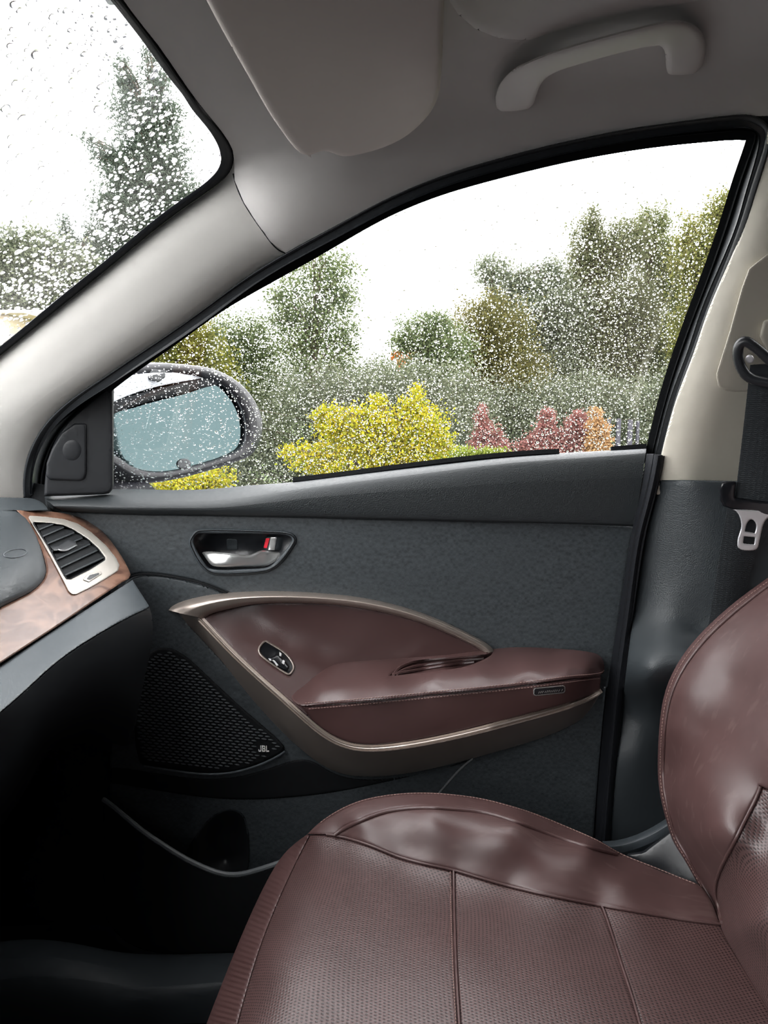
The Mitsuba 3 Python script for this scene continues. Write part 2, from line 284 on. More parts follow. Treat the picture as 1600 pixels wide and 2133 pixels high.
# door frame: glass channel and weather strip as one black rubber ring with its ribs
ko, ki = spl(K_OUT, 260), spl(K_IN, 260)
fr = []
for w, h in ((0, .000), (.08, .010), (.28, .017), (.44, .013), (.56, .002), (.62, -.005), (.74, -.005), (.78, .001), (.84, .001), (.89, -.008), (1.0, -.011)):
    q_ = ko * (1 - w) + ki * w; base = P(q_, GI) * (1 - w) + P(q_, GP) * w
    fr.append(base - D(q_) / np.linalg.norm(D(q_), axis=1, keepdims=True) * h)
frame_rows = fr
add('trim_2', loft(fr[:6], .012, 260, 24), 'rubber', 60, label='black rubber weather strip round the door opening', kind='structure')
# B-pillar
BP = dpl((-.30, 1, .42), .880)
kk_ = spl(K_OUT, 260); bp_l = kk_[(kk_[:, 0] > 1300) & (kk_[:, 1] > 300)] - [8, 0]
o = np.vstack([[(1604, 225)], bp_l, [(1368, 1030), (1540, 1034), (1720, 1036), (1790, 600), (1790, 150), (1640, 180)]])
def turn(dep, wid, amt):  # rolls the forward edge of a pillar away
    L = LineString(bp_l)
    def ex(q, d):
        u = np.clip(shapely.distance(shapely.points(q), L) / wid, 0, 1); return amt * (1 - (1 - u) ** 2)
    return ex
add('trim_3', patch(o, BP, .003, 5, .002, 9, 18, extra=turn(BP, 95, .042)), 'pillar_plastic', 60, label='cream upper trim of the middle pillar behind the seat belt', kind='structure')
sub = rnd([(1700, 500), (1600, 528), (1560, 560), (1545, 600), (1520, 690), (1492, 780), (1496, 806), (1515, 815), (1700, 820)], 12)
add('trim_3__adjuster_panel', patch(sub, off(BP, .0445), .003, 5, .003, 7, 16), 'pillar_plastic', 60, label='inset height adjuster panel')
add('trim_3__adjuster_slide', patch(rnd([(1590, 668), (1640, 655), (1690, 760), (1600, 735), (1582, 700)], 8), off(BP, .056), .012, 8, .006, 5, 10), 'pillar_plastic', 60)
BL = dctl((1374, 1000, 1.025), (1345, 1120, 1.035), (1325, 1275, 1.04), (1300, 1450, 1.05), (1270, 1740, 1.05), (1430, 1000, .99), (1420, 1120, 1.0), (1390, 1250, 1.008), (1345, 1330, .998), (1450, 1330, .984), (1348, 1412, .955), (1450, 1390, .942),
          (1348, 1455, 1.02), (1450, 1440, 1.03), (1340, 1700, 1.05), (1330, 1560, 1.035), (1460, 1700, 1.07), (1520, 1000, .985), (1520, 1250, .985), (1700, 1100, .98), (1700, 1700, 1.08), smooth=1e-4)
o2 = np.vstack([spl([(1374, 1000), (1358, 1060), (1340, 1130), (1322, 1260), (1302, 1420), (1288, 1560), (1275, 1700), (1262, 1900)], 40), [(1720, 1900), (1720, 1004), (1540, 1002), (1440, 1000)]])
add('trim_4', patch(o2, BL, .01, 5, .003, 9, 16), 'black_plastic', 60, label='black grained lower trim of the middle pillar beside the seat', kind='structure')
# lower weather strip beside the pillar
la = spl([(1385, 950), (1374, 1000), (1358, 1060), (1340, 1130), (1322, 1260), (1302, 1420), (1288, 1560), (1275, 1700), (1262, 1900)], 60)
lb = spl([(1347, 945), (1340, 1000), (1330, 1050), (1316, 1110), (1294, 1250), (1270, 1400), (1258, 1500), (1246, 1640), (1236, 1900)], 60)
rr = []
for w, h in ((0, .0), (.10, .020), (.35, .026), (.55, .020), (.66, .010), (.80, .000), (1, -.012)): rr.append(P(la * (1 - w) + lb * w, off(dctl((1374, 1000, 1.03), (1300, 1450, 1.055), (1262, 1900, 1.06), (1240, 1700, 1.06), (1350, 950, 1.03)), h)))
add('trim_2__lower_strip', loft(rr, .010, 60, 24), 'seal_black', 60, label='lower length of the weather strip')
bkq = np.vstack([spl([(1352, 900), (1336, 1000), (1310, 1110), (1288, 1250), (1266, 1400), (1250, 1500), (1236, 1640), (1226, 1900)], 40), spl([(1400, 900), (1384, 1000), (1350, 1130), (1330, 1260), (1310, 1420), (1296, 1560), (1284, 1700), (1270, 1900)], 40)[::-1]])
add('trim_2__backing', patch(bkq, dY(1.098), .02, 3, .002, 8, 16), 'seal_black', 40)
# sill, floor and the rest of the shell out of frame
sl = lambda dy, pts: rowY(*[(x, y, Y * dy) for x, y, Y in pts])
add('trim_5', loft([sl(.95, ((-160, 2010, 1.04), (120, 1965, 1.04), (260, 1985, 1.04), (480, 1985, 1.03), (800, 1985, 1.03), (1500, 1985, 1.03))), sl(.93, ((-160, 2040, .985), (160, 2000, .985), (290, 2025, .985), (480, 2022, .98), (800, 2022, .98), (1500, 2022, .98))),
                    sl(.93, ((-160, 2080, .96), (160, 2040, .96), (290, 2055, .96), (480, 2045, .955), (800, 2045, .955), (1500, 2045, .955))), sl(.93, ((-160, 2170, .95), (160, 2140, .945), (290, 2135, .945), (480, 2130, .945), (800, 2130, .945), (1500, 2130, .945)))], .01, 70, 24), 'black_plastic', 60, label='black plastic door sill trim by the floor', kind='structure')
add('floor', join([rbox((3.0, 2.1, .03), (.48, .20, 1.30 - .80), .01)]), 'carpet', False, label='dark carpeted car floor', kind='structure')
def side(y, x0): # cabin sides out of frame: lining below, opaque panels added above to cut light
    L = y < 0; bs_ = [rbox((2.9, .05, .74), (.5, y, .87), .01)] if L else [rbox((1.95 - x0, .05, .74), ((1.95 + x0) / 2, y, .87), .01)]
    return join(bs_ + [rbox((1.25, .05, .50), (1.39, y - .06 * np.sign(y), 1.47), .01)] + ([rbox((.16, .05, .50), (-.34, y + .06, 1.47), .01), rbox((1.12, .05, .50), (.36, y + .06, 1.47), .01)] if L else []))
add('wall_right', side(1.20, .50), 'black_plastic', False, label='rear side lining behind the middle pillar, with an opaque panel added above to cut light', kind='structure')
add('wall_right__cowl_side', rbox((.66, .04, .66), (-.74, 1.15, .82), .01), 'dull_black', False)
add('wall_left', side(-.72, 0), 'black_plastic', False, label='driver side lining with unseen opaque panels added above to cut light', kind='structure')
add('unseen_console', rbox((1.3, .20, .34), (.05, .34, .68), .04), 'black_plastic', False, label='unseen black centre console added between the front seats to block light', cat='console')  # out of view, put in to block light from the driver side
add('wall_back', rbox((.05, 1.9, 1.2), (1.95, .2, 1.1), .01), 'black_plastic', False, label='rear lining of the cabin', kind='structure')
add('wall_front', rbox((.04, 1.9, .62), (-.98, .2, .82), .01), 'carpet', False, label='dark bulkhead in front of the foot well', kind='structure')
add('wall_front__kick_panel', loft([rowY((-250, 1250, 1.10), (-250, 1700, 1.10), (-250, 2150, 1.06)), rowY((0, 1280, 1.10), (0, 1700, 1.10), (0, 2050, 1.05)), rowY((300, 1280, 1.095), (280, 1700, 1.10), (280, 2050, 1.06))], .02, 30, 10), 'dull_black', 60, label='black side panel of the foot well')
add('trim_2__lower_end', patch(rnd([(42, 1000), (104, 1012), (108, 1068), (30, 1068)], 3), dctl((42, 1000, 1.085), (104, 1000, 1.085), (104, 1068, 1.07), (30, 1068, 1.07)), .02, 3, .002, 6, 12), 'dull_black', 40)
seat_m = join([rbox((.52, .50, .16), (.17, -.06, .70), .05), rbox((.16, .50, .66), (.56, -.06, 1.03), .06), rbox((.10, .26, .18), (.70, -.06, 1.46), .04)])
add('unseen_driver_chair', seat_m, 'dull_black', 40, label='unseen dark driver seat added behind the camera to block light', cat='car seat')  # out of view, put in to block light from the rear left
# ---------------------------------------------------------------- passenger door
DOOR = 'door'
tag(DOOR, 'black passenger door with brown leather armrest and bronze trim, beyond the front seat', 'car door')
def door(part, *a, **k): return add(DOOR + '__' + part, *a, **k)
door('window_glass', sheet(gpoly, GP), 'glass', smooth=False, label='clear side window pane wet with rain')
door('window_channel', loft(fr[5:], .010, 260, 20), 'dull_black', 60, label='black rubber channel round the side window')
PANEL = dctl((100, 1066, 1.078), (1320, 1095, 1.078), (700, 1150, 1.072), (250, 1200, 1.076), (1250, 1430, 1.080), (700, 1300, 1.078), (240, 1900, 1.10), (1230, 1900, 1.10), (700, 1600, 1.09))
bez_o = np.array([(393, 1127), (404, 1108), (418, 1102), (500, 1102), (587, 1106), (610, 1112), (618, 1124), (612, 1139), (587, 1173), (563, 1190), (535, 1196), (447, 1198), (426, 1188), (411, 1171), (397, 1145)], float)
bez_i = np.array([(404, 1124), (411, 1113), (430, 1111), (552, 1112), (603, 1117), (608, 1124), (593, 1148), (573, 1171), (558, 1181), (517, 1185), (442, 1185), (430, 1178), (412, 1150)], float)
bo, bi = loop(bez_o, 110), loop(bez_i, 100)
hole = np.array(Polygon(bi).buffer(3).exterior.coords)
pan = np.vstack([spl([(90, 1062), (200, 1067), (300, 1070), (440, 1072), (610, 1075), (760, 1079), (900, 1082), (1050, 1086), (1150, 1088), (1250, 1091), (1322, 1095)], 60), spl([(1318, 1110), (1300, 1220), (1284, 1330), (1266, 1430)], 20),
                 [(1240, 1455), (1060, 1410), (1020, 1368)], spl([(1014, 1348), (970, 1326), (915, 1305), (840, 1277), (740, 1255), (650, 1246), (560, 1245), (510, 1249), (470, 1258), (440, 1264), (400, 1264)], 60), [(470, 1244)], spl([(478, 1236), (430, 1217), (390, 1206), (330, 1196), (285, 1196), (268, 1205)], 20), [(200, 1180)]])
door('main_panel', patch(pan, PANEL, .02, 5, .005, 8, 18, holes=[hole]), 'door_vinyl', 40, label='dark textured upper door panel')
low_o = np.vstack([spl([(262, 1212), (288, 1200), (330, 1199), (390, 1210), (430, 1221), (475, 1240)], 20), [(400, 1256), (372, 1275)], spl([(390, 1300), (460, 1375), (550, 1470), (620, 1530), (690, 1572), (800, 1590), (900, 1574), (1000, 1545), (1150, 1500), (1262, 1425)], 50), spl([(1262, 1434), (1250, 1560), (1236, 1740), (1225, 1900)], 20), [(225, 1900), (230, 1500)]])
niche = loop([(392, 1786), (410, 1745), (440, 1707), (465, 1692), (488, 1690), (505, 1702), (514, 1735), (515, 1770), (511, 1812), (490, 1840), (440, 1840), (410, 1820)], 60)
door('lower_panel', patch(low_o, off(PANEL, .003), .012, 5, .005, 9, 18, holes=[niche]), 'door_vinyl', 40, label='dark lower door panel')
door('lower_panel__joint', tube(P(spl([(268, 1204), (288, 1197), (330, 1197), (390, 1207), (430, 1218), (474, 1237)], 40), off(PANEL, .003)), .0017, 6), 'dull_black')
# upper sill trim
ry = lambda Y, *p: rowY(*[(x, y, Y) for x, y in p])
c0 = P(spl(sill, 60), off(GP, .006))
c1 = ry(1.055, (98, 1042), (160, 1042), (240, 1043), (340, 1044), (440, 1043), (520, 1035), (610, 1021), (760, 1001), (900, 984), (1050, 966), (1150, 958), (1250, 951), (1345, 944))
c2 = ry(1.045, (112, 1054), (180, 1055), (240, 1057), (340, 1058), (440, 1058), (520, 1052), (610, 1042), (760, 1028), (900, 1018), (1050, 1008), (1150, 1003), (1250, 999), (1338, 996))
c3 = ry(1.052, (128, 1063), (200, 1066), (300, 1069), (440, 1071), (520, 1073), (610, 1074), (760, 1078), (900, 1081), (1050, 1085), (1150, 1087), (1250, 1090), (1322, 1093))
c4 = ry(1.074, (132, 1066), (200, 1069), (300, 1072), (440, 1074), (520, 1076), (610, 1077), (760, 1081), (900, 1084), (1050, 1088), (1150, 1090), (1250, 1093), (1321, 1096))
door('sill_trim', loft([c0, c0 * .5 + spl(c1, 60) * .5 + [0, 0, .003], c1, c2, c3, c4], .01, 120, 40), 'sill_plastic', 60, label='grained black trim under the side window')
for seg in (((610, 999), (760, 981), (900, 963), (1050, 947), (1165, 940)), ((1274, 935), (1310, 932), (1347, 929))):
    s3 = spl(seg, 40); a = P(s3 + [0, -5], off(GP, .002)); b = P(s3 + [0, -5], off(GP, .012)); c = P(s3 + [0, 4], off(GP, .016)); d = P(s3 + [0, 9], off(GP, .010))
    door('window_wiper_seal', loft([a, b, c, d], .006, 50, 10, 'lin'), 'dull_black', 40)
door('window_wiper_seal', loft([P(spl([(1165, 944), (1270, 938)], 20), off(GP, .002)), P(spl([(1165, 946), (1270, 940)], 20), off(GP, .010)), P(spl([(1165, 950), (1270, 945)], 20), off(GP, .012))], .006, 20, 6, 'lin'), 'rubber', 40)
# mirror corner with the tweeter
sail = np.vstack([spl([(237, 793), (205, 822), (170, 850), (135, 885), (110, 930), (97, 975), (92, 1034)], 50), [(215, 1030)], spl([(226, 1028), (234, 1020), (237, 1005)], 8)])
SAIL = dctl((237, 793, 1.055), (237, 1000, 1.06), (92, 1030, 1.045), (120, 900, 1.04))
door('corner_panel', patch(sail, SAIL, .02, 6, .006, 5, 12), 'sail_black', 40, label='black corner panel in front of the side window')
tw = rnd([(180, 882), (180, 985), (176, 998), (166, 1002), (104, 1000), (96, 992), (97, 965), (108, 935), (128, 902), (155, 882)], 6)
door('tweeter_cover', patch(tw, off(SAIL, .004), .004, 5, .003, 5, 10), 'sail_black', 40, label='small tweeter cover on the corner panel')
door('tweeter_cover__cone', patch(loop([(150 + 22 * math.cos(a), 938 + 24 * math.sin(a)) for a in np.linspace(0, 6.283, 17)[:-1]], 40), off(SAIL, .0055), .003, 16, .003, 4, 7), 'sail_black', 60)
# inner handle
BZ = off(PANEL, .005)
door('handle_bezel', patch(bo, BZ, .012, 4, .004, 4, 8, holes=[bi]), 'dash_plastic', 50, label='black bezel of the inner door handle')
gro = np.array(Polygon(bo).buffer(-4.2).exterior.coords)[:-1]
door('handle_bezel__groove', tube(P(gro, off(BZ, .0004)), .0007, 6, closed=True), 'dull_black')
CUP = dctl(*[(x, y, 1.086) for x, y in bez_i], (500, 1145, 1.108), (440, 1130, 1.106), (560, 1130, 1.104), (450, 1168, 1.106), (550, 1165, 1.104), smooth=1e-5)
door('handle_cup', patch(np.array(Polygon(bi).buffer(5).exterior.coords)[:-1], CUP, .006, 3, .0, 5, 9), 'smooth_black', 60, label='recess behind the door handle')
door('handle_cup__screw_cover', patch(rnd([(472, 1122), (495, 1123), (496, 1146), (472, 1145)], 4), off(CUP, .002), .003, 3, .0015, 3, 6), 'black_plastic', 50)
lev = np.vstack([spl([(421, 1151), (428, 1149), (444, 1149), (482, 1153), (514, 1156), (528, 1153), (542, 1147), (558, 1147), (591, 1148)], 40), spl([(591, 1149), (583, 1163), (566, 1175), (549, 1180), (500, 1181), (447, 1180), (437, 1174), (428, 1162), (421, 1152)], 40)])
LV = dctl((421, 1150, 1.080), (444, 1150, 1.072), (500, 1155, 1.068), (540, 1148, 1.078), (591, 1148, 1.092), (560, 1150, 1.086), (430, 1170, 1.070), (500, 1181, 1.070), (550, 1180, 1.080), (470, 1168, 1.064), (583, 1163, 1.088), smooth=1e-6)
door('lever', patch(lev, LV, .008, 7, .005, 3, 7), 'silver', 60, label='silver door opening lever')
LK = dctl((548, 1140, 1.094), (554, 1119, 1.090), (575, 1119, 1.084), (575, 1146, 1.086), (603, 1120, 1.098), (593, 1145, 1.098))
door('lock_button', patch(rnd([(549, 1141), (556, 1118), (588, 1118), (604, 1121), (594, 1146), (560, 1147)], 2), LK, .008, 3, .002, 3, 6), 'black_plastic', 50, label='lock button with a red mark')
door('lock_button__red_mark', patch(rnd([(554, 1121), (562, 1121), (556, 1142), (549, 1141)], 1), off(LK, .0012), .001, 1, .0002, 2, 4), 'red_mark', 50, label='red mark')
door('lock_button__silver_face', patch(rnd([(564, 1119), (577, 1119), (572, 1146), (558, 1146)], 1), off(LK, .0012), .001, 2, .0005, 2, 4), 'silver', 50, label='silver face')
# bronze surround
up_o = [(350, 1271), (365, 1258), (400, 1246), (450, 1237), (550, 1231), (650, 1234), (750, 1244), (850, 1267), (930, 1297), (985, 1324), (1015, 1341), (1031, 1357)]
up_i = [(427, 1289), (440, 1279), (475, 1269), (520, 1260), (580, 1256), (650, 1257), (740, 1265), (840, 1286), (915, 1312), (970, 1337), (995, 1350), (1006, 1360)]
uo, ui = spl(up_o, 90), spl(up_i, 90)
door('surround_upper', loft([P(uo, dY(1.078)), P(uo * .85 + ui * .15, dY(1.062)), P(uo * .5 + ui * .5, dY(1.052)), P(uo * .2 + ui * .8, dY(1.056)), P(ui, dY(1.070))], .006, 100, 24), 'bronze_trim', 60, label='brushed bronze upper arc of the armrest surround')
li = [(427, 1289), (460, 1322), (500, 1362), (550, 1408), (600, 1452), (650, 1497), (690, 1527), (735, 1545), (800, 1547), (900, 1532), (1000, 1510), (1100, 1484), (1200, 1456), (1250, 1433)]
lo = [(350, 1272), (385, 1318), (430, 1372), (490, 1436), (550, 1492), (600, 1537), (645, 1575), (705, 1609), (790, 1617), (900, 1601), (1030, 1567), (1140, 1533), (1222, 1490), (1252, 1446)]
li_, lo_ = spl(li, 120), spl(lo, 120)
s = np.linspace(0, 1, 120)[:, None]
def lowrow(w, dy):  # inner edge to outer edge, nearer in the middle of the run
    q = li_ * (1 - w) + lo_ * w; near = np.interp(s[:, 0], [0, .12, .3, .55, .75, .93, 1], [1.062, 1.035, 1.0, .968, .962, .985, 1.035]); return P(q, lambda z: (near + dy) / D(z)[:, 1])
door('surround_lower', loft([lowrow(0, .018), lowrow(.06, .008), lowrow(.13, .000), lowrow(.17, -.001), lowrow(.22, .002), lowrow(.36, .016), lowrow(.6, .042), lowrow(.85, .068), lowrow(1, .090)], .006, 140, 40), 'bronze_trim', 60, label='bronze lower arm of the armrest surround')
# leather inside the surround
ins = np.vstack([spl([(424, 1288)] + [(x, y - 2) for x, y in up_i[1:]] + [(1012, 1365)], 70), [(1010, 1385), (900, 1400), (760, 1412), (700, 1425), (660, 1465), (640, 1492)], spl([(x - 3, y + 3) for x, y in li[:6]], 40)[::-1]])
cr_ = spl([(438, 1287), (500, 1304), (560, 1325), (620, 1343), (680, 1362), (740, 1384)], 9); ed_ = spl(li[:6], 9); ue_ = spl(up_i[1:], 9); cy = np.linspace(1.070, 1.084, 9); ey_ = np.interp(np.linspace(0, 1, 9), [0, .3, .6, 1], [1.066, 1.048, 1.028, 1.006]); ic = []
for n_ in range(9):
    c_, e_, u_ = cr_[n_], ed_[n_], ue_[n_]
    if n_ % 2: continue
    for f_ in (0, .5, 1): q_ = c_ + (e_ - c_) * f_; ic.append((q_[0], q_[1], cy[n_] + (ey_[n_] - cy[n_]) * f_))
    if n_:
        for f_ in (.4, 1): q_ = c_ + (u_ - c_) * f_; ic.append((q_[0], q_[1], 1.087 - .009 * f_))
INS = dctl(*ic, (850, 1345, 1.086), (950, 1355, 1.084), (850, 1390, 1.086), (1000, 1362, 1.082), smooth=1.5e-4)
door('leather_insert', patch(ins, INS, .006, 4, .003, 7, 12), 'plain_leather', 60, label='dark brown leather hollow inside the surround')
sw = loop([(537, 1353), (551, 1334), (560, 1336), (585, 1351), (604, 1368), (614, 1387), (612, 1397), (604, 1406), (596, 1405), (567, 1386), (547, 1371)], 60)
sw2 = np.array(Polygon(sw).buffer(-4.5).exterior.coords)[:-1]
door('window_switch', patch(sw, off(INS, .004), .008, 3, .002, 3, 7, holes=[sw2]), 'bronze_trim', 50, label='window switch in a bronze bezel')
door('window_switch__well', patch(np.array(Polygon(sw).buffer(-2).exterior.coords)[:-1], off(INS, .001), .003, 2, 0, 4, 8), 'gloss_black', 50)
door('window_switch__rocker', patch(rnd([(558, 1372), (580, 1360), (604, 1388), (598, 1398), (578, 1388)], 4), off(INS, .006), .005, 4, .003, 3, 6), 'gloss_black', 50)
for m_ in ([(582, 1357), (587, 1361), (586, 1368), (582, 1366)], [(567, 1374), (572, 1375), (580, 1385), (577, 1388)], [(589, 1374), (594, 1376), (592, 1385), (587, 1381)], [(559, 1371), (565, 1372), (566, 1377), (562, 1376)]):
    door('window_switch__symbol', patch(np.array(m_, float), off(INS, .0085), .002, 1, .0003, 2, 4), 'silver', 50)
# armrest
back = [(607, 1450), (622, 1436), (645, 1417), (668, 1400), (692, 1386), (740, 1378), (850, 1370), (950, 1362), (1028, 1351), (1090, 1348), (1160, 1351), (1215, 1356), (1240, 1361)]
seam = [(1259, 1400), (1252, 1407), (1200, 1413), (1100, 1426), (1000, 1437), (900, 1447), (800, 1457), (700, 1466), (640, 1471)]
pad = np.vstack([spl(back, 70), spl([(1244, 1363), (1255, 1373), (1259, 1388), (1259, 1400)], 12), spl(seam, 50), spl([(632, 1471), (616, 1465), (608, 1456)], 10)])
slot = np.vstack([spl([(812, 1407), (830, 1391), (850, 1380), (880, 1374), (960, 1368), (1026, 1361)], 40), spl([(1024, 1364), (1005, 1375), (970, 1388), (930, 1395), (870, 1402), (812, 1408)], 40)])
PAD = dctl((622, 1436, 1.028), (645, 1417, 1.045), (692, 1386, 1.068), (850, 1370, 1.076), (1028, 1351, 1.078), (1160, 1351, 1.074), (1240, 1361, 1.060), (608, 1452, .998), (660, 1437, .990), (700, 1431, .984), (800, 1422, .974), (900, 1412, .968), (1000, 1403, .966), (1100, 1395, .968), (1180, 1390, .976),
           (1230, 1388, 1.000), (1257, 1390, 1.045), (640, 1471, .972), (700, 1466, .964), (900, 1447, .953), (1100, 1426, .952), (1200, 1413, .968), (1258, 1401, 1.040), (800, 1440, .956), (1000, 1422, .951), (1120, 1410, .954), (660, 1455, .978), smooth=1e-6)
door('armrest', patch(pad, PAD, .008, 5, .004, 6, 11, holes=[slot]), 'plain_leather', 60, label='brown padded leather armrest')
SLOT = dctl((812, 1407, 1.00), (850, 1382, 1.05), (960, 1370, 1.066), (1026, 1362, 1.072), (880, 1392, 1.045), (960, 1384, 1.052), (870, 1404, 1.02), (930, 1398, 1.02), (1005, 1377, 1.05))
door('armrest__grip_slot', patch(np.array(Polygon(slot).buffer(4).exterior.coords)[:-1], off(SLOT, -.006), .004, 3, 0, 5, 9), 'plain_leather', 60, label='hand grip slot in the armrest')
for dy, xs in ((2, (840, 1026)), (11, (846, 1008)), (20, (838, 988))):
    door('armrest__slot_rib', tube(P(spl([(xs[0] - 20, 1404 - dy * .2 + 4), (xs[0], 1385 + dy * .8), (xs[0] + 40, 1374 + dy), ((xs[0] + xs[1]) / 2, 1369 + dy * .95), (xs[1], 1362 + dy * .85)], 30), off(SLOT, .000)), .0022, 6), 'plain_leather')
st_a = P(spl([(632, 1465), *[(x, y - 6) for x, y in seam[::-1][1:]]], 200), off(PAD, .0012)); st_b = P(spl([(640, 1476), *[(x, y + 6) for x, y in seam[::-1][1:-1]]], 200), off(PAD, .0015))
fp = np.vstack([spl([(x, y + 1) for x, y in seam[1:]], 60), [(628, 1471)], spl(li[5:], 60) + [0, 3]])
FRONT = dctl((640, 1472, .976), (700, 1467, .968), (900, 1448, .957), (1100, 1427, .956), (1200, 1414, .972), (1252, 1408, 1.030), (660, 1500, .980), (735, 1545, .974), (900, 1532, .968), (1100, 1484, .968), (1200, 1456, .985), (1250, 1433, 1.032), (900, 1490, .960), (1080, 1455, .959))
door('armrest_side', patch(fp, FRONT, .008, 4, .003, 6, 12), 'plain_leather', 60, label='brown leather side panel under the armrest seam')
door('armrest__stitching', stitches(st_a, .0042, .003, .0007), 'thread', 30, label='row of pale stitches', kind='stuff')
door('armrest_side__stitching', stitches(P(spl([(640, 1477), *[(x, y + 6) for x, y in seam[::-1][1:-1]]], 200), off(FRONT, .0040)), .0042, .003, .0007), 'thread', 30, label='row of pale stitches', kind='stuff')
bd = rnd([(1111, 1437), (1114, 1433), (1174, 1427), (1178, 1431), (1178, 1440), (1174, 1444), (1116, 1450), (1111, 1447)], 2.5)
door('badge', patch(bd, off(FRONT, .003), .004, 2, .0012, 2, 5), 'silver', 50, label='small silver badge on the armrest')
door('badge__plate', patch(np.array(Polygon(bd).buffer(-2.2).exterior.coords)[:-1], off(FRONT, .0036), .002, 1, .0002, 2, 5), 'smooth_black', 50)
ltr = []
for i, x in enumerate((1121, 1125, 1129, 1134, 1138, 1142, 1146, 1150, 1154, 1158, 1163, 1169)):
    y = 1442.5 - (x - 1121) * .095; ltr.append(patch([(x, y + 2.2), (x + 1.6, y + 2.2), (x + 4.2, y - 2.2 - .3 * (i % 3)), (x + 2.2, y - 2.2 - .3 * (i % 3))], off(FRONT, .0046), .001, .6, .0001, 1.5, 3))
door('badge__lettering', join(ltr), 'silver', 40, label='slanted silver lettering')
# speaker
SP = off(PANEL, .012)
gr = rnd(np.vstack([spl([(292, 1590), (280, 1520), (285, 1430), (305, 1370), (330, 1350)], 20), spl([(345, 1349), (380, 1362), (420, 1396), (470, 1443), (530, 1497), (575, 1536), (592, 1556)], 30), spl([(592, 1564), (560, 1582), (500, 1604), (440, 1611), (370, 1604), (300, 1594)], 30)]), 6)
door('speaker_grille', patch(gr, SP, .014, 6, .004, 6, 14), 'dull_black', 50, label='black mesh speaker grille with small silver lettering')
gp = Polygon(gr).buffer(-9); bars = []
for j, yy in enumerate(np.arange(1345, 1615, 6.0)):
    for xx in np.arange(270 + (j % 2) * 7, 600, 14.0):
        x_, y_ = xx, yy + (xx - 430) * .12
        if gp.contains(shapely.Point(x_, y_)) and not (530 < x_ < 570 and 1544 < y_ < 1572): bars.append(tube(P([(x_ - 5.2, y_ - .8), (x_, y_), (x_ + 5.2, y_ + .8)], off(SP, .0006)), [.0006, .0015, .0006], 6))
door('speaker_grille__mesh', join(bars), 'black_plastic', 30, label='rows of raised dashes', kind='stuff')
door('speaker_grille__lip', tube(P(spl([(300, 1596), (370, 1607), (440, 1613), (500, 1606), (560, 1585), (594, 1565)], 60), off(SP, .001)), .0018, 8), 'dash_plastic', label='lower edge of the grille')
def lettering(text, h, at, dep, m_, bold=True):
    t = meshkit.text_mesh(text, h, .0012, bold); p0 = P([at], dep)[0]; n = normals_px(np.array([at], float), dep)[0]; r = P([(at[0] + 10, at[1] - .0)], dep)[0] - p0; r /= np.linalg.norm(r); u = np.cross(n, r); u *= np.sign(u[2])
    v = t.vertices.copy() * [.72, 1, 1]; return trimesh.Trimesh(p0 + v[:, :1] * r + v[:, 1:2] * u + v[:, 2:3] * n, t.faces, process=False)
jb = lettering('JBL', .0092, (538, 1565), off(SP, .0025), 'silver')
door('speaker_grille__lettering', jb, 'lettering', False, label='silver letters')
# map pocket: its back wall is the lower panel; front shell with rolled lip
shelf_ = np.vstack([spl([(230, 1600), (300, 1606), (440, 1622), (560, 1600), (640, 1582), (700, 1612), (800, 1622), (900, 1606), (985, 1578)], 60), spl([(985, 1584), (900, 1607), (800, 1630), (700, 1650), (600, 1662), (500, 1666), (400, 1658), (300, 1642), (230, 1632)], 60)])
door('pocket_overhang', patch(shelf_, off(PANEL, .006), .010, 5, .004, 7, 14), 'dull_black', 50, label='dark overhang above the door pocket')
lipq = [(215, 1665), (245, 1688), (300, 1733), (340, 1760), (380, 1785), (440, 1813), (480, 1822), (520, 1817), (580, 1798), (680, 1770), (900, 1740)]
LIP = dctl((215, 1665, 1.06), (300, 1733, 1.02), (440, 1813, .99), (480, 1822, .985), (580, 1798, .985), (900, 1740, .985), (300, 2000, 1.0), (700, 2000, 1.0), (215, 1990, 1.05))
fs = np.vstack([spl(lipq, 70), [(900, 1995)], spl([(640, 1992), (480, 1987), (330, 1985), (260, 1960), (215, 1900)], 20)])
door('pocket_shell', patch(fs, LIP, .010, 8, .006, 8, 18), 'dull_black', 60, label='black front shell of the door pocket')
door('pocket_shell__lip', tube(P(spl(lipq, 80), off(LIP, -.002)), .0036, 8), 'lip_highlight_seam_grey', label='rolled lip of the door pocket')  # highlight along the lip comes from the paler material colour
NI = dctl(*[(x, y, 1.095) for x, y in niche[::5]], (465, 1760, 1.135), (450, 1740, 1.13), (480, 1720, 1.13), (480, 1790, 1.135), smooth=1e-6)
door('bottle_niche', patch(np.array(Polygon(niche).buffer(4).exterior.coords)[:-1], NI, .005, 3, 0, 5, 9), 'smooth_black', 60, label='rounded bottle hollow in the door pocket')
sy = [(905, 1662), (930, 1634), (955, 1606), (985, 1580)]
door('lower_panel__seam', tube(P(spl(sy, 20), off(PANEL, .004)), .0016, 6), 'lip_highlight_seam_grey')
door('outer_skin', join([rbox((1.02, .02, .64), (.02, 1.19, .81), .004)]), 'body_paint', False, label='painted outer skin of the door')
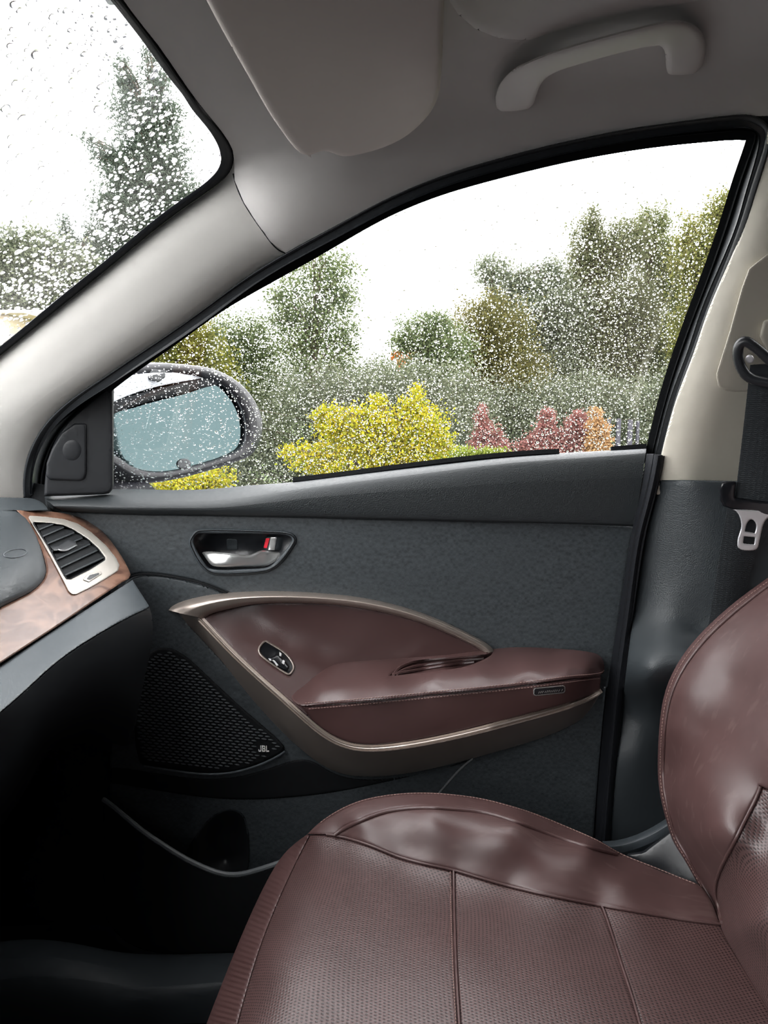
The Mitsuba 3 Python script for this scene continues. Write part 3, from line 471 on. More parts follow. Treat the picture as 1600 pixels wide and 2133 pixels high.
# ---------------------------------------------------------------- sun visor and grab handle
vz = [(385, -140), (412, -40), (430, 0), (470, 75), (520, 163), (562, 236), (598, 288), (618, 312), (634, 322), (650, 322), (668, 315), (688, 317), (712, 325), (745, 322), (790, 310), (835, 290), (872, 262), (902, 225), (917, 180), (922, 100), (926, 0), (930, -140)]
VZ = dctl((430, 0, 'z', .262), (650, 320, 'z', .245), (830, 290, 'z', .258), (925, 0, 'z', .290), (920, 180, 'z', .268), (700, -140, 'z', .29), (400, -140, 'z', .272), (700, 100, 'z', .268))
tag('sun_visor', 'folded sun visor of grey vinyl under the roof lining', 'sun visor')
vis = np.vstack([spl(vz, 160)])
add('sun_visor__panel', patch(vis, VZ, .014, 15, .007, 7, 20), 'visor_vinyl', 60)
add('sun_visor__pivot', tube([PY(652, 318, .85), PY(648, 300, .86), PY(640, 286, .90)], .006, 10), 'handle_plastic', 60)
hd = np.vstack([spl([(1035, 226), (1033, 200), (1042, 174), (1060, 152), (1085, 135), (1118, 120), (1160, 104), (1240, 80), (1320, 59), (1375, 46), (1410, 42), (1440, 48), (1460, 64), (1469, 88), (1468, 118), (1460, 140), (1448, 152)], 70),
                spl([(1442, 154), (1420, 156), (1398, 156)], 6), spl([(1392, 153), (1387, 130), (1385, 108), (1378, 97), (1362, 96)], 14), spl([(1350, 97), (1300, 108), (1230, 127), (1180, 142), (1150, 154), (1130, 170), (1120, 190), (1114, 210), (1108, 221)], 40), spl([(1102, 226), (1075, 231), (1045, 232)], 8)])
tR = lambda x, y: float(roof_depth([(x, y)])[0])
lift = [((1045, 225), .016), ((1100, 222), .016), ((1060, 170), .028), ((1120, 150), .042), ((1230, 105), .050), ((1330, 78), .048), ((1400, 65), .040), ((1440, 80), .030), ((1425, 150), .016), ((1460, 130), .016), ((1380, 110), .036)]
HD = dctl(*[(x, y, 'y', (tR(x, y) - h) * D([(x, y)])[0, 1]) for (x, y), h in lift], smooth=3e-5)
tag('grab_handle', 'grey plastic grab handle on the roof lining above the side window', 'grab handle')
add('grab_handle__grip', patch(hd, HD, .020, 17, .013, 4, 8), 'handle_plastic', 70)
for c in ((1072, 205), (1430, 128)):
    add('grab_handle__mount', patch(loop([(c[0] + 24 * math.cos(a), c[1] + 22 * math.sin(a)) for a in np.linspace(0, 6.283, 13)[:-1]], 30), off(roof_depth, .004), .02, 5, .004, 5, 8), 'handle_plastic', 60)
# ---------------------------------------------------------------- seat
SEAT = 'seat'
tag(SEAT, 'brown leather front passenger seat with perforated centre panels', 'car seat')
def seat(part, *a, **k): return add(SEAT + '__' + part, *a, **k)
CU = dctl((640, 1738, 'z', -.532), (700, 1690, .905), (780, 1660, .91), (900, 1652, .915), (1000, 1662, .915), (1100, 1690, .915), (1200, 1730, .91), (1290, 1775, .905), (1400, 1822, .87), (1455, 1842, .85),
          (745, 1706, 'z', -.499), (905, 1685, 'z', -.481), (1080, 1714, 'z', -.492), (1225, 1763, 'z', -.524), (1300, 1840, 'z', -.547),
          (720, 1746, 'z', -.524), (830, 1785, 'z', -.528), (945, 1812, 'z', -.534), (1060, 1845, 'z', -.545), (1240, 1885, 'z', -.558), (1400, 1912, 'z', -.570), (1500, 1925, 'z', -.578),
          (800, 1850, 'z', -.532), (1100, 1920, 'z', -.547), (1300, 1960, 'z', -.560), (950, 1980, 'z', -.533), (1200, 2050, 'z', -.545), (1450, 2050, 'z', -.570), (1600, 2100, 'z', -.578), (750, 2000, 'z', -.526), (700, 2130, 'z', -.524), (950, 2160, 'z', -.530), (1300, 2180, 'z', -.545),
          (600, 1860, 'z', -.536), (550, 1990, 'z', -.532), (520, 2133, 'z', -.530), (620, 1750, 'z', -.552), (570, 1810, 'z', -.563), (520, 1910, 'z', -.570), (470, 2030, 'z', -.574), (430, 2133, 'z', -.576), (400, 2220, 'z', -.576), (290, 2520, 'z', -.576), (405, 2520, 'z', -.535), (700, 2520, 'z', -.525), (1000, 2520, 'z', -.535), (1500, 2520, 'z', -.555), (1900, 2520, 'z', -.575), smooth=5e-4)
pipe = [(697, 1739), (720, 1724), (752, 1709), (800, 1692), (850, 1684), (905, 1683), (962, 1687), (1010, 1693), (1080, 1714), (1150, 1740), (1225, 1764), (1285, 1780)]
seamq = [(643, 1740), (680, 1738), (720, 1745), (780, 1764), (830, 1784), (890, 1800), (945, 1812), (1000, 1828), (1060, 1845), (1150, 1866), (1252, 1886), (1320, 1898), (1400, 1912), (1500, 1925)]
sil = [(640, 1738), (665, 1714), (700, 1690), (740, 1671), (780, 1660), (840, 1652), (900, 1651), (950, 1655), (1000, 1662), (1050, 1674), (1100, 1689), (1150, 1708), (1200, 1729), (1250, 1752), (1290, 1775), (1350, 1800), (1400, 1820), (1455, 1842)]
front_o = [(290, 2520), (430, 2133), (470, 2030), (520, 1910), (570, 1810), (600, 1770), (640, 1738)]
front_i = [(645, 1741), (626, 1778), (598, 1836), (568, 1905), (538, 1985), (512, 2070), (495, 2133), (405, 2520)]
s1, s2 = [(945, 1812), (946, 1870), (948, 1950), (952, 2050), (958, 2150), (975, 2520)], [(1254, 1887), (1270, 1930), (1292, 2000), (1315, 2070), (1335, 2140), (1440, 2520)]
joint = [(1500, 1925), (1535, 1985), (1570, 2042), (1610, 2105), (1900, 2520)]
def band(pts, lo_, hi_):
    p = spl(pts, 300); return p[lo_:hi_]
sq = spl(seamq, 300); i1 = int(np.argmin(np.abs(sq[:, 0] - 945))); i2 = int(np.argmin(np.abs(sq[:, 0] - 1254)))
sag = lambda q, d: .004 * (1 - np.exp(-d / 60)) - .004
def ins_panel(o, part, lab): seat(part, patch(o, CU, .03, 9, .0045, 7, 13, extra=sag), 'perforated_leather', 70, label=lab)
ins_panel(np.vstack([sq[:i1], spl(s1, 40), spl(front_i, 60)[::-1]]), 'front_panel', 'perforated front cushion panel')
ins_panel(np.vstack([sq[i1:i2], spl(s2, 40), spl(s1, 40)[::-1]]), 'middle_panel', 'perforated middle cushion panel')
ins_panel(np.vstack([sq[i2:], spl(joint, 40), spl(s2, 40)[::-1]]), 'rear_panel', 'perforated rear cushion panel')
def ribs(q, d):
    L = LineString(spl(front_i, 200)); s_ = shapely.line_locate_point(L, shapely.points(q)); return .0030 * np.abs(np.sin(s_ * np.pi / 11)) * np.clip(d / 6, 0, 1)
seat('front_band', patch(np.vstack([spl(front_o, 80), spl(front_i, 80)]), CU, .03, 14, .006, 3, 3, extra=ribs), 'plain_leather', 70, label='ribbed band along the cushion front')
bol = np.vstack([spl(pipe, 120), spl([(1285, 1780), (1350, 1803), (1400, 1823), (1455, 1843), (1485, 1885), (1500, 1922)], 30), sq[::-1][2:int(300 - np.argmin(np.abs(sq[:, 0] - 697)))]])
def crease(q, d):
    p = P(q, CU); k = meshkit.fbm(p * [9, 34, 20], 3, seed=3); k2 = meshkit.fbm(p * [60, 18, 20], 3, seed=8)
    return (.0003 * (k - .5) + .0003 * (k2 - .5)) * np.clip(d / 25, 0, 1)
seat('bolster', patch(bol, CU, .03, 9, .004, 5, 8, extra=crease), 'brown_leather', 70, label='smooth side bolster of the cushion')
seat('outer_band', patch(np.vstack([spl(sil, 120), spl(pipe, 120)[::-1]]), CU, .03, 8, .005, 5, 8, extra=crease), 'brown_leather', 70, label='outer edge band of the cushion')
for pth, rr_, up in ((pipe, .0024, .0005), (seamq[1:], .0016, -.003), (s1, .0013, -.003), (s2, .0013, -.003)):
    seat('piping', tube(P(spl(pth, 90), off(CU, up)), rr_, 8), 'brown_leather', 60, label='leather piping along a seam')
seat('stitching', stitches(P(spl(sil[1:], 300) + [0, 1.5], off(CU, .0015)), .0042, .003, .0007), 'thread', 30, label='pale stitches along the outer edge', kind='stuff')
seat('stitching', stitches(P(spl(s1, 200) + [-7, 0], off(CU, -.0005)), .004, .0026, .0005), 'thread', 30, label='stitches beside the cross seam', kind='stuff')
bx0 = rbox((.56, .40, .20), (.17, .66, 1.30 - .70), .03); seat('base', bx0, 'dull_black', 60, label='dark seat base under the cushion')
BF, BI = dpl((1, 0, -.5), .553), dpl((1, 0, -.5), .588)
BK = dctl((1372, 1560, .925), (1385, 1440, .925), (1420, 1370, .925), (1480, 1300, .93), (1540, 1250, .935), (1600, 1205, .94), (1720, 1120, .94), (1372, 1650, .92), (1400, 1740, .905), (1440, 1810, .88), (1492, 1905, .83),
          (1400, 1520, .885), (1405, 1610, .885), (1420, 1440, .885), (1470, 1370, .885), (1560, 1280, .89), (1640, 1220, .89),
          *[(x, y, 'f', BF) for x, y in ((1460, 1520), (1520, 1420), (1580, 1380), (1640, 1320), (1600, 1480), (1540, 1520), (1450, 1620), (1500, 1640), (1660, 1420), (1720, 1300))],
          *[(x, y, 'f', off(BF, -.018)) for x, y in ((1570, 1620), (1600, 1600), (1520, 1760), (1470, 1740))],
          *[(x, y, 'f', BI) for x, y in ((1600, 1720), (1580, 1800), (1640, 1900), (1560, 1920), (1700, 1750), (1740, 2000), (2100, 1900), (2300, 2200), (2000, 2300))], *[(x, y, 'f', BF) for x, y in ((1850, 1250), (2100, 1200), (2250, 1500))], (1980, 985, 'f', off(BI, -.02)), (2260, 985, 'f', off(BI, -.02)), (1500, 1925, .79), (1610, 2105, 'z', -.565), (1535, 1985, 'z', -.57), smooth=1.5e-4)
bs = [(2260, 985), (2120, 972), (1980, 985), (1850, 1040), (1725, 1117), (1660, 1160), (1600, 1203), (1540, 1247), (1480, 1299), (1440, 1342), (1410, 1385), (1386, 1440), (1375, 1500), (1371, 1560), (1371, 1620), (1378, 1670), (1388, 1710), (1402, 1752), (1425, 1790), (1452, 1838), (1480, 1885), (1500, 1925)]
bs_i = [(2265, 1002), (2122, 988), (1986, 1001), (1858, 1055), (1735, 1130), (1668, 1173), (1610, 1214), (1552, 1258), (1493, 1309), (1454, 1351), (1424, 1393), (1399, 1447), (1387, 1504), (1383, 1562), (1382, 1620), (1388, 1668), (1397, 1706), (1411, 1748), (1434, 1788), (1460, 1836), (1486, 1882), (1503, 1921)]
bseam = [(1584, 1638), (1572, 1668), (1548, 1716), (1522, 1768), (1502, 1808), (1491, 1850), (1497, 1890), (1503, 1921)]
def crease2(q, d):
    p = P(q, BK); k = meshkit.fbm(p * [15, 16, 12], 3, seed=13); k2 = meshkit.fbm(p * [25, 40, 16], 3, seed=18)
    return (.0022 * (k - .5) + .0003 * (k2 - .5)) * np.clip(d / 30, 0, 1)
seat('backrest_bolster', patch(np.vstack([spl(bs_i, 140), spl(bseam, 40)[::-1], [(1640, 1660), (1760, 1702), (2300, 1960)]]), BK, .05, 9, .004, 6, 9, extra=crease2), 'brown_leather', 70, label='smooth side bolster of the backrest')
seat('backrest_band', patch(np.vstack([spl(bs, 140), spl(bs_i, 140)[::-1]]), off(BK, .001), .05, 5, .003, 4, 6), 'brown_leather', 70, label='narrow stitched edge band of the backrest')
seat('backrest_panel', patch(np.vstack([spl(bseam, 60)[::-1], [(1640, 1661), (1760, 1703), (2300, 1962), (2330, 2700), (1930, 2600)], spl(joint, 40)[::-1] + np.array([-9, 4]) * np.linspace(1, 0, 40)[:, None] ** .3]), BK, .05, 9, .004, 6, 10, extra=sag), 'perforated_leather', 70, label='perforated backrest panel')
seat('piping', tube(P(spl(bs_i, 140), off(BK, .0005)), .0018, 8), 'brown_leather', 60)
seat('piping', tube(P(spl(bseam, 50), off(BK, -.002)), .0018, 8), 'brown_leather', 60)
seat('stitching', stitches(P(spl(bs, 300) * .55 + spl(bs_i, 300) * .45, off(BK, .0022)), .0045, .003, .0006), 'thread', 30, label='stitches along the backrest edge', kind='stuff')
hb = trimesh.convex.convex_hull(np.array([[x, y, z + 1.3] for x, y, z in ((.46, .92, -.5), (.50, .50, -.55), (.66, .92, -.2), (.68, .52, -.2), (.58, .90, -.62), (.58, .5, -.62), (.76, .9, -.16), (.76, .5, -.16), (.85, .86, .12), (.85, .5, .12), (.78, .86, .12), (.78, .5, .12))]))
seat('backrest_shell', hb, 'dull_black', False, label='dark back of the seat')
SC = dctl((1300, 1778, .95), (1403, 1728, .94), (1455, 1842, .90), (1380, 1815, .925), (1350, 1790, .935))
seat('side_cover', patch(rnd([(1296, 1780), (1340, 1773), (1402, 1726), (1430, 1775), (1470, 1850), (1400, 1836)], 5), SC, .03, 7, .006, 5, 9), 'smooth_black', 60, label='black plastic side cover at the backrest hinge')
add('trim_4__foot_strip', loft([rowY((1255, 1752, 1.0), (1310, 1744, .99), (1360, 1722, .985), (1410, 1690, .98)), rowY((1262, 1764, .985), (1312, 1757, .98), (1362, 1737, .975), (1415, 1702, .97)), rowY((1280, 1778, .985), (1316, 1771, .98), (1364, 1752, .975), (1420, 1716, .97))], .006, 40, 14), 'dash_plastic', 60, label='grey strip at the foot of the pillar')
# ---------------------------------------------------------------- seat belt
tag('seat_belt', 'dark seat belt with a steel latch tongue hanging beside the middle pillar', 'seat belt')
UB = dctl((1562, 765, .93), (1530, 1042, .955), (1660, 765, .92), (1640, 1050, .94))
ua, ub = spl([(1563, 760), (1550, 880), (1530, 1050)], 40), spl([(1665, 755), (1655, 880), (1640, 1056)], 40)
add('seat_belt__upper_webbing', loft([P(ua, UB), P(ua * .5 + ub * .5, off(UB, .002)), P(ub, UB)], .0016, 50, 14), 'belt_web', 60)
LB = dctl((1514, 1060, .955), (1478, 1290, .965), (1456, 1420, .97), (1600, 1080, .95), (1555, 1210, .955), (1520, 1420, .965))
va, vb = spl([(1516, 1056), (1500, 1150), (1478, 1290), (1455, 1420)], 40), spl([(1606, 1056), (1588, 1110), (1562, 1200), (1535, 1300), (1510, 1420)], 40)
add('seat_belt__lower_webbing', loft([P(va, LB), P(va * .5 + vb * .5, off(LB, .001)), P(vb, off(LB, -.01))], .0016, 50, 14), 'belt_web', 60)
br = rnd([(1499, 1018), (1503, 1007), (1514, 1003), (1534, 1003), (1531, 1036), (1600, 1045), (1660, 1048), (1660, 1078), (1600, 1074), (1540, 1066), (1506, 1054), (1500, 1042)], 3)
add('seat_belt__tongue_grip', patch(br, off(UB, .010), .014, 5, .005, 4, 8), 'gloss_black', 60, label='black plastic grip')
TG = off(LB, .012)
tg = np.vstack([spl([(1526, 1061), (1536, 1068), (1542, 1080), (1544, 1096), (1540, 1112), (1536, 1129)], 24), spl([(1536, 1137), (1539, 1142), (1548, 1146), (1560, 1147), (1571, 1146), (1577, 1143), (1580, 1137)], 14), spl([(1584, 1118), (1588, 1100), (1593, 1087), (1602, 1078), (1640, 1072)], 20), [(1640, 1064)]])
h1 = spl([(1552, 1107), (1554, 1096), (1559, 1086), (1565, 1082), (1571, 1085), (1575, 1093), (1572, 1110)], 24); h2 = rnd([(1550, 1117), (1573, 1119), (1571, 1134), (1548, 1132)], 2)
add('seat_belt__tongue', patch(tg, TG, .003, 3.5, .0018, 2.5, 5, holes=[h1, h2]), 'steel', 50, label='steel latch tongue')
DRN = dctl((1535, 725, .915), (1555, 790, .92), (1600, 750, .905), (1660, 780, .90))
add('seat_belt__loop', tube(P(spl([(1660, 792), (1612, 757), (1586, 734), (1566, 718), (1552, 711), (1541, 718), (1537, 735), (1541, 758), (1551, 777), (1566, 789), (1600, 798), (1660, 806)], 90), off(DRN, .012)), .0058, 10), 'smooth_black', 60, label='black belt loop on the pillar')
add('seat_belt__anchor_bolt', patch(loop([(1562 + 9 * math.cos(a), 748 + 9 * math.sin(a)) for a in np.linspace(0, 6.283, 11)[:-1]], 24), off(DRN, .010), .02, 3, .002, 3, 5), 'steel', 50)
# ---------------------------------------------------------------- dashboard
DASH = 'dashboard'
tag(DASH, 'black dashboard with burl wood trim and a corner air vent', 'dashboard')
def dash(part, *a, **k): return add(DASH + '__' + part, *a, **k)
DN = np.array([.079, 0, .117]); DN /= np.linalg.norm(DN); DP = dpl((.079, 0, .117), -.0523)
wood = np.vstack([spl([(34, 1063), (70, 1063), (110, 1066), (150, 1073), (196, 1093), (232, 1128), (256, 1163), (270, 1190)], 50), spl([(272, 1197), (268, 1205), (256, 1212)], 8), [(120, 1304), (0, 1382), (-700, 1842)], [(-700, 1637), (0, 1266)], spl([(60, 1236), (86, 1213), (96, 1192), (92, 1165), (75, 1118), (52, 1080)], 30)])
bzo = np.array([(55, 1074), (75, 1075), (96, 1076.5), (132, 1081), (161, 1090), (191, 1109), (221, 1136), (242, 1162), (249, 1177), (246, 1189), (223, 1204), (187, 1225), (160, 1238), (150, 1238), (143, 1232), (132, 1210), (106, 1161), (85, 1123), (60, 1080)], float)
vo = np.array([(66, 1087), (102, 1089), (132, 1094), (153, 1103), (183, 1122), (204, 1141), (219, 1161), (219, 1167), (187, 1187), (147, 1207), (138, 1206), (133, 1199), (98, 1136), (72, 1096)], float)
bzl = rnd(spl(np.vstack([bzo, bzo[:1]]), 160, 1), 4); vol = rnd(spl(np.vstack([vo, vo[:1]]), 120, 1), 3)
dash('wood_trim', patch(wood, DP, .02, 5, .004, 6, 14, holes=[np.array(Polygon(vol).buffer(3).exterior.coords)[:-1]]), 'wood_trim', 50, label='glossy burl wood trim')
dash('air_vent', patch(bzl, off(DP, .005), .012, 4, .003, 4, 8, holes=[vol]), 'satin_silver', 50, label='corner air vent in a silver bezel')
dash('air_vent__duct', patch(np.array(Polygon(vol).buffer(4).exterior.coords)[:-1], off(DP, -.030), .004, 2, 0, 6, 12), 'dull_black', 50)
dwall = loop(np.array(Polygon(vol).buffer(1).exterior.coords)[:-1][::4], 100); dwall = np.vstack([dwall, dwall[:1]])
dash('air_vent__duct_wall', loft([P(dwall, off(DP, .002)), P(dwall, off(DP, -.03))], -.002, 120, 4, 'lin'), 'dull_black', 50)
for f1, f2 in (((80, 1104), (110, 1092)), ((88, 1118), (132, 1099)), ((98, 1133), (154, 1110)), ((107, 1149), (171, 1121)), ((117, 1166), (187, 1134)), ((125, 1183), (202, 1147)), ((134, 1199), (215, 1162))):
    fr_ = np.linspace(f1, f2, 12); a0, a1 = P(fr_, off(DP, -.003)), P(fr_ + [-6, -15], off(DP, -.012))
    dash('air_vent__slat', grid_mesh(np.stack([a0, a0 * .7 + a1 * .3 + DN * .001, a1]), .003), 'dull_black', 40)
    dash('air_vent__slat_edge', tube(P(fr_, off(DP, -.0022)), .0011, 6), 'black_plastic')
dash('air_vent__knob', patch(rnd([(104, 1138), (121, 1136), (141, 1124), (158, 1129), (160, 1137), (137, 1147), (112, 1147)], 2), off(DP, .004), .008, 3, .002, 3, 5), 'smooth_black', 50, label='vent direction knob')
dash('air_vent__knob_rim', tube(P(spl([(121, 1145), (136, 1147), (148, 1142), (160, 1136)], 20), off(DP, .005)), .0009, 6), 'silver')
dash('air_vent__thumbwheel', patch(rnd([(172, 1207), (183, 1195), (210, 1189), (213, 1195), (186, 1212)], 2), off(DP, .009), .006, 3, .002, 3, 5), 'satin_silver', 50, label='vent thumbwheel')
dash('air_vent__thumbwheel_slot', patch(rnd([(180, 1206), (187, 1198), (206, 1193), (207, 1196), (188, 1207)], 1.5), off(DP, .0105), .002, 1, .0003, 3, 5), 'smooth_black', 50)
AB = dctl((0, 1066, 'z', -.130), (36, 1066, 'z', -.132), (-140, 1105, 'z', -.130), (-700, 1262, 'z', -.130), *[(x, y, 'f', off(DP, .006)) for x, y in ((96, 1190), (60, 1234), (0, 1265), (-140, 1340), (-700, 1636), (80, 1120))], *[(x, y, 'f', off(DP, .028)) for x, y in ((60, 1170), (30, 1215), (-30, 1230), (-140, 1290), (-700, 1540))], (30, 1110, 'f', off(DP, .016)), (-60, 1150, 'f', off(DP, .022)), smooth=1e-6)
abp = np.vstack([[(-700, 1255)], spl([(0, 1066), (22, 1065), (38, 1068)], 10), spl([(52, 1078), (75, 1116), (90, 1160), (96, 1188)], 24), spl([(95, 1195), (86, 1213), (60, 1235)], 12), [(0, 1265), (-700, 1637)]])
dash('airbag_panel', patch(abp, AB, .03, 12, .008, 6, 12), 'black_plastic', 60, label='padded black panel above the wood trim')
el = loop([(32 + 24 * math.cos(a), 1153 + 8.5 * math.sin(a) - 3 * math.cos(a)) for a in np.linspace(0, 6.283, 21)[:-1]], 60)
dash('airbag_panel__emblem', patch(el, off(AB, .0006), .001, 4, .0006, 3, 6), 'black_plastic', 50, label='oval emblem')
dash('airbag_panel__emblem_ring', tube(P(el, off(AB, .001)), .0007, 6, closed=True), 'dash_plastic')
LD = dctl((275, 1207, 'z', -.228), (120, 1306, 'z', -.226), (0, 1386, 'z', -.226), (-700, 1866, 'z', -.226), (310, 1264, .945), (212, 1314, 'x', -.300), (127, 1370, 'x', -.300), (0, 1482, 'x', -.295), (-700, 2046, 'x', -.295), smooth=1e-6)
ldo = np.vstack([spl([(276, 1208), (292, 1233), (311, 1263)], 10), spl([(308, 1266), (212, 1316), (127, 1372), (74, 1418), (0, 1484)], 40), [(-700, 2048)], [(-700, 1868), (0, 1388)], [(120, 1308)]])
dash('lower_pad', patch(ldo, LD, .012, 5, .003, 7, 14), 'dash_plastic', 60, label='grey grained pad below the wood trim')
GB = dctl((310, 1264, .945), (212, 1314, 'x', -.300), (127, 1370, 'x', -.300), (0, 1482, 'x', -.295), (-700, 2046, 'x', -.295), (318, 1300, .97), (300, 1420, 1.02), (285, 1490, 1.04), (100, 1560, 'x', -.50), (-100, 1750, 'x', -.54), (250, 1640, 1.12), (0, 1900, 'x', -.62), (150, 1800, 'x', -.60), (-700, 2800, 'x', -.62), (-700, 2400, 'x', -.46), smooth=1e-6)
gbo = np.vstack([spl([(311, 1264), (318, 1300), (314, 1350), (300, 1420), (285, 1490), (262, 1580), (235, 1660)], 30), [(150, 1800), (0, 1900), (-700, 2700)], [(-700, 2050)], spl([(0, 1486), (74, 1420), (127, 1374), (212, 1318), (309, 1267)], 40)])
dash('glove_box', patch(gbo, off(GB, -.008), .02, 6, .003, 8, 18), 'black_plastic', 60, label='black glove box face')
yy = np.array([-.7, -.3, .1, .5, .8, .95, 1.03])
dash('top_pad', loft([np.stack([yy * 0 + x, yy, yy * 0 + z + 1.3], 1) for x, z in ((-.462, -.185), (-.455, -.150), (-.466, -.136), (-.52, -.126), (-.70, -.112), (-1.05, -.09))], .02, 40, 24), 'black_plastic', 60, label='black top of the dashboard')
tp = np.vstack([spl([(-140, 1030), (0, 1036), (50, 1037), (74, 1040), (92, 1050), (100, 1062)], 30), [(60, 1064), (30, 1063), (0, 1065), (-140, 1072)]])
dash('top_edge', patch(tp, dctl((-140, 1030, 1.02), (74, 1040, 1.03), (100, 1062, 1.0), (0, 1065, .95), (-140, 1072, .95)), .02, 5, .004, 5, 9), 'black_plastic', 60, label='grained edge of the dashboard top')
dash('rear_body', rbox((.30, 1.3, .34), (-.72, -.02, 1.30 - .36), .04), 'dull_black', 60, label='dark underside of the dashboard')
# ---------------------------------------------------------------- wing mirror
MIR = 'wing_mirror'
tag(MIR, 'black wing mirror outside the side window, a teal reflection in the colour of its wet glass', 'wing mirror')
mc = PY(385, 880, 1.30); mn = np.array([.80, -.58, .11]); mn /= np.linalg.norm(mn); MPl = dpl(mn, float(mn @ (mc - CAM)))
mo = loop([(205, 800), (232, 772), (280, 764), (340, 761), (400, 765), (445, 773), (485, 792), (518, 822), (538, 858), (544, 890), (539, 918), (526, 940), (500, 955), (450, 972), (400, 986), (350, 997), (300, 1002), (262, 996), (230, 976), (205, 950)], 160)
mi_ = loop([(214, 812), (240, 790), (290, 778), (350, 775), (405, 779), (450, 792), (485, 822), (505, 858), (512, 895), (508, 925), (492, 943), (440, 964), (385, 979), (340, 987), (300, 985), (268, 974), (240, 955), (214, 930)], 160)
mout, min3 = P(mo, MPl), P(mi_, MPl); cen = mout.mean(0); bk = np.array([-.80, .52, .0])
rings = [min3 - mn * .006, min3 + mn * .004, (mout + min3) / 2 + mn * .006, mout, cen + (mout - cen) * 1.03 + bk * .03, cen + (mout - cen) * .97 + bk * .08, cen + (mout - cen) * .78 + bk * .125, cen + (mout - cen) * .4 + bk * .15, cen + (mout - cen) * .02 + bk * .152]
rings = [np.vstack([r_, r_[:1]]) for r_ in rings]
add(MIR + '__housing', loft(rings, .003, 160, 40), 'mirror_black', 60, label='glossy black mirror housing')
gq = loop([(214, 870), (262, 852), (320, 836), (400, 815), (452, 800), (478, 822), (500, 858), (509, 895), (505, 925), (490, 941), (440, 961), (385, 976), (340, 984), (300, 982), (270, 972), (240, 953), (214, 930)], 140)
add(MIR + '__glass', patch(gq, off(MPl, -.004), .004, 3, .001, 5, 12), 'mirror_reflected_teal', 50, label='mirror glass with a teal reflection put into its colour')  # teal stands for what the mirror reflects, held in the colour
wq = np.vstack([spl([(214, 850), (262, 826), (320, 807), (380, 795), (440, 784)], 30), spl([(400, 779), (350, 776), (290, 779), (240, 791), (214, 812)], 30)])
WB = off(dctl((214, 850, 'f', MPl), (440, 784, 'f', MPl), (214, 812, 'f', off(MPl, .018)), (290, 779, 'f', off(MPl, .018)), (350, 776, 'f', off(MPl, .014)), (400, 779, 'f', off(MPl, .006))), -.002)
add(MIR + '__pale_reflection_band', patch(wq, WB, .003, 3, .001, 5, 10), 'reflected_white', 50, label='pale reflected band modelled above the mirror glass')  # bright band of the reflection, modelled as a pale strip
add(MIR + '__dark_reflection_band', tube(P(spl([(214, 862), (262, 840), (320, 823), (400, 803), (450, 792)], 40), off(MPl, .000)), .008, 8, flat=.4), 'dull_black', 50, label='dark reflected band modelled above the mirror glass')  # dark band of the reflection, modelled as a black tube
add(MIR + '__clip', patch(rnd([(318, 768), (346, 770), (344, 786), (330, 796), (312, 792), (306, 782)], 3), off(MPl, .012), .006, 3, .002, 3, 6), 'rubber', 50, label='small rubber clip')
add(MIR + '__rim', tube(P(mi_[34:118], off(MPl, .004)), .002, 6), 'black_plastic', 50)
add(MIR + '__foot', loft([rowY((190, 960, 1.20), (240, 990, 1.20), (300, 1000, 1.22)), rowY((190, 1040, 1.16), (250, 1040, 1.16), (330, 1030, 1.18)), rowY((190, 1090, 1.14), (250, 1080, 1.14), (340, 1060, 1.16))], .03, 30, 12), 'mirror_black', 60, label='black mirror foot')
sp_ = loop([(384 + 14 * math.cos(a), 966 + 11 * math.sin(a)) for a in np.linspace(0, 6.283, 13)[:-1]], 30)
add(MIR + '__reflected_spot', patch(sp_, off(MPl, -.001), .002, 4, .0005, 3, 5), 'rubber', 50, label='dark reflection modelled as a patch at the foot of the mirror glass')  # dark item reflected in the mirror, modelled as a small patch
# ---------------------------------------------------------------- outside: ground, trees, shrubs
add('ground_plane', trimesh.Trimesh(np.array([[-60, -40, 0], [60, -40, 0], [60, 60, 0], [-60, 60, 0.0]]), [[0, 1, 2], [0, 2, 3]], process=False), 'ground', False, label='wet asphalt and grass verge', kind='structure')
def leaves(cent, size, rng, cols, up=.2, asp=.26):
    k = len(cent); d = rng.normal(size=(k, 3)); d[:, 2] += up; d /= np.linalg.norm(d, axis=1, keepdims=True)
    w = np.cross(d, rng.normal(size=(k, 3))); w /= np.linalg.norm(w, axis=1, keepdims=True) + 1e-9; nn = np.cross(d, w)
    L = size * rng.uniform(.6, 1.3, (k, 1)); v = np.stack([cent - d * L * .5, cent + w * L * asp + nn * L * .08, cent + d * L * .5, cent - w * L * asp + nn * L * .08], 1).reshape(-1, 3)
    f = (np.array([[0, 1, 2], [0, 2, 3]])[None] + 4 * np.arange(k)[:, None, None]).reshape(-1, 3)
    c = np.asarray(cols, float); a = rng.uniform(0, len(c) - 1.001, k); i = a.astype(int); col = c[i] + (c[i + 1] - c[i]) * (a - i)[:, None]; col = col * rng.uniform(.75, 1.25, (k, 1))
    return v, f, np.repeat(col, 4, 0)
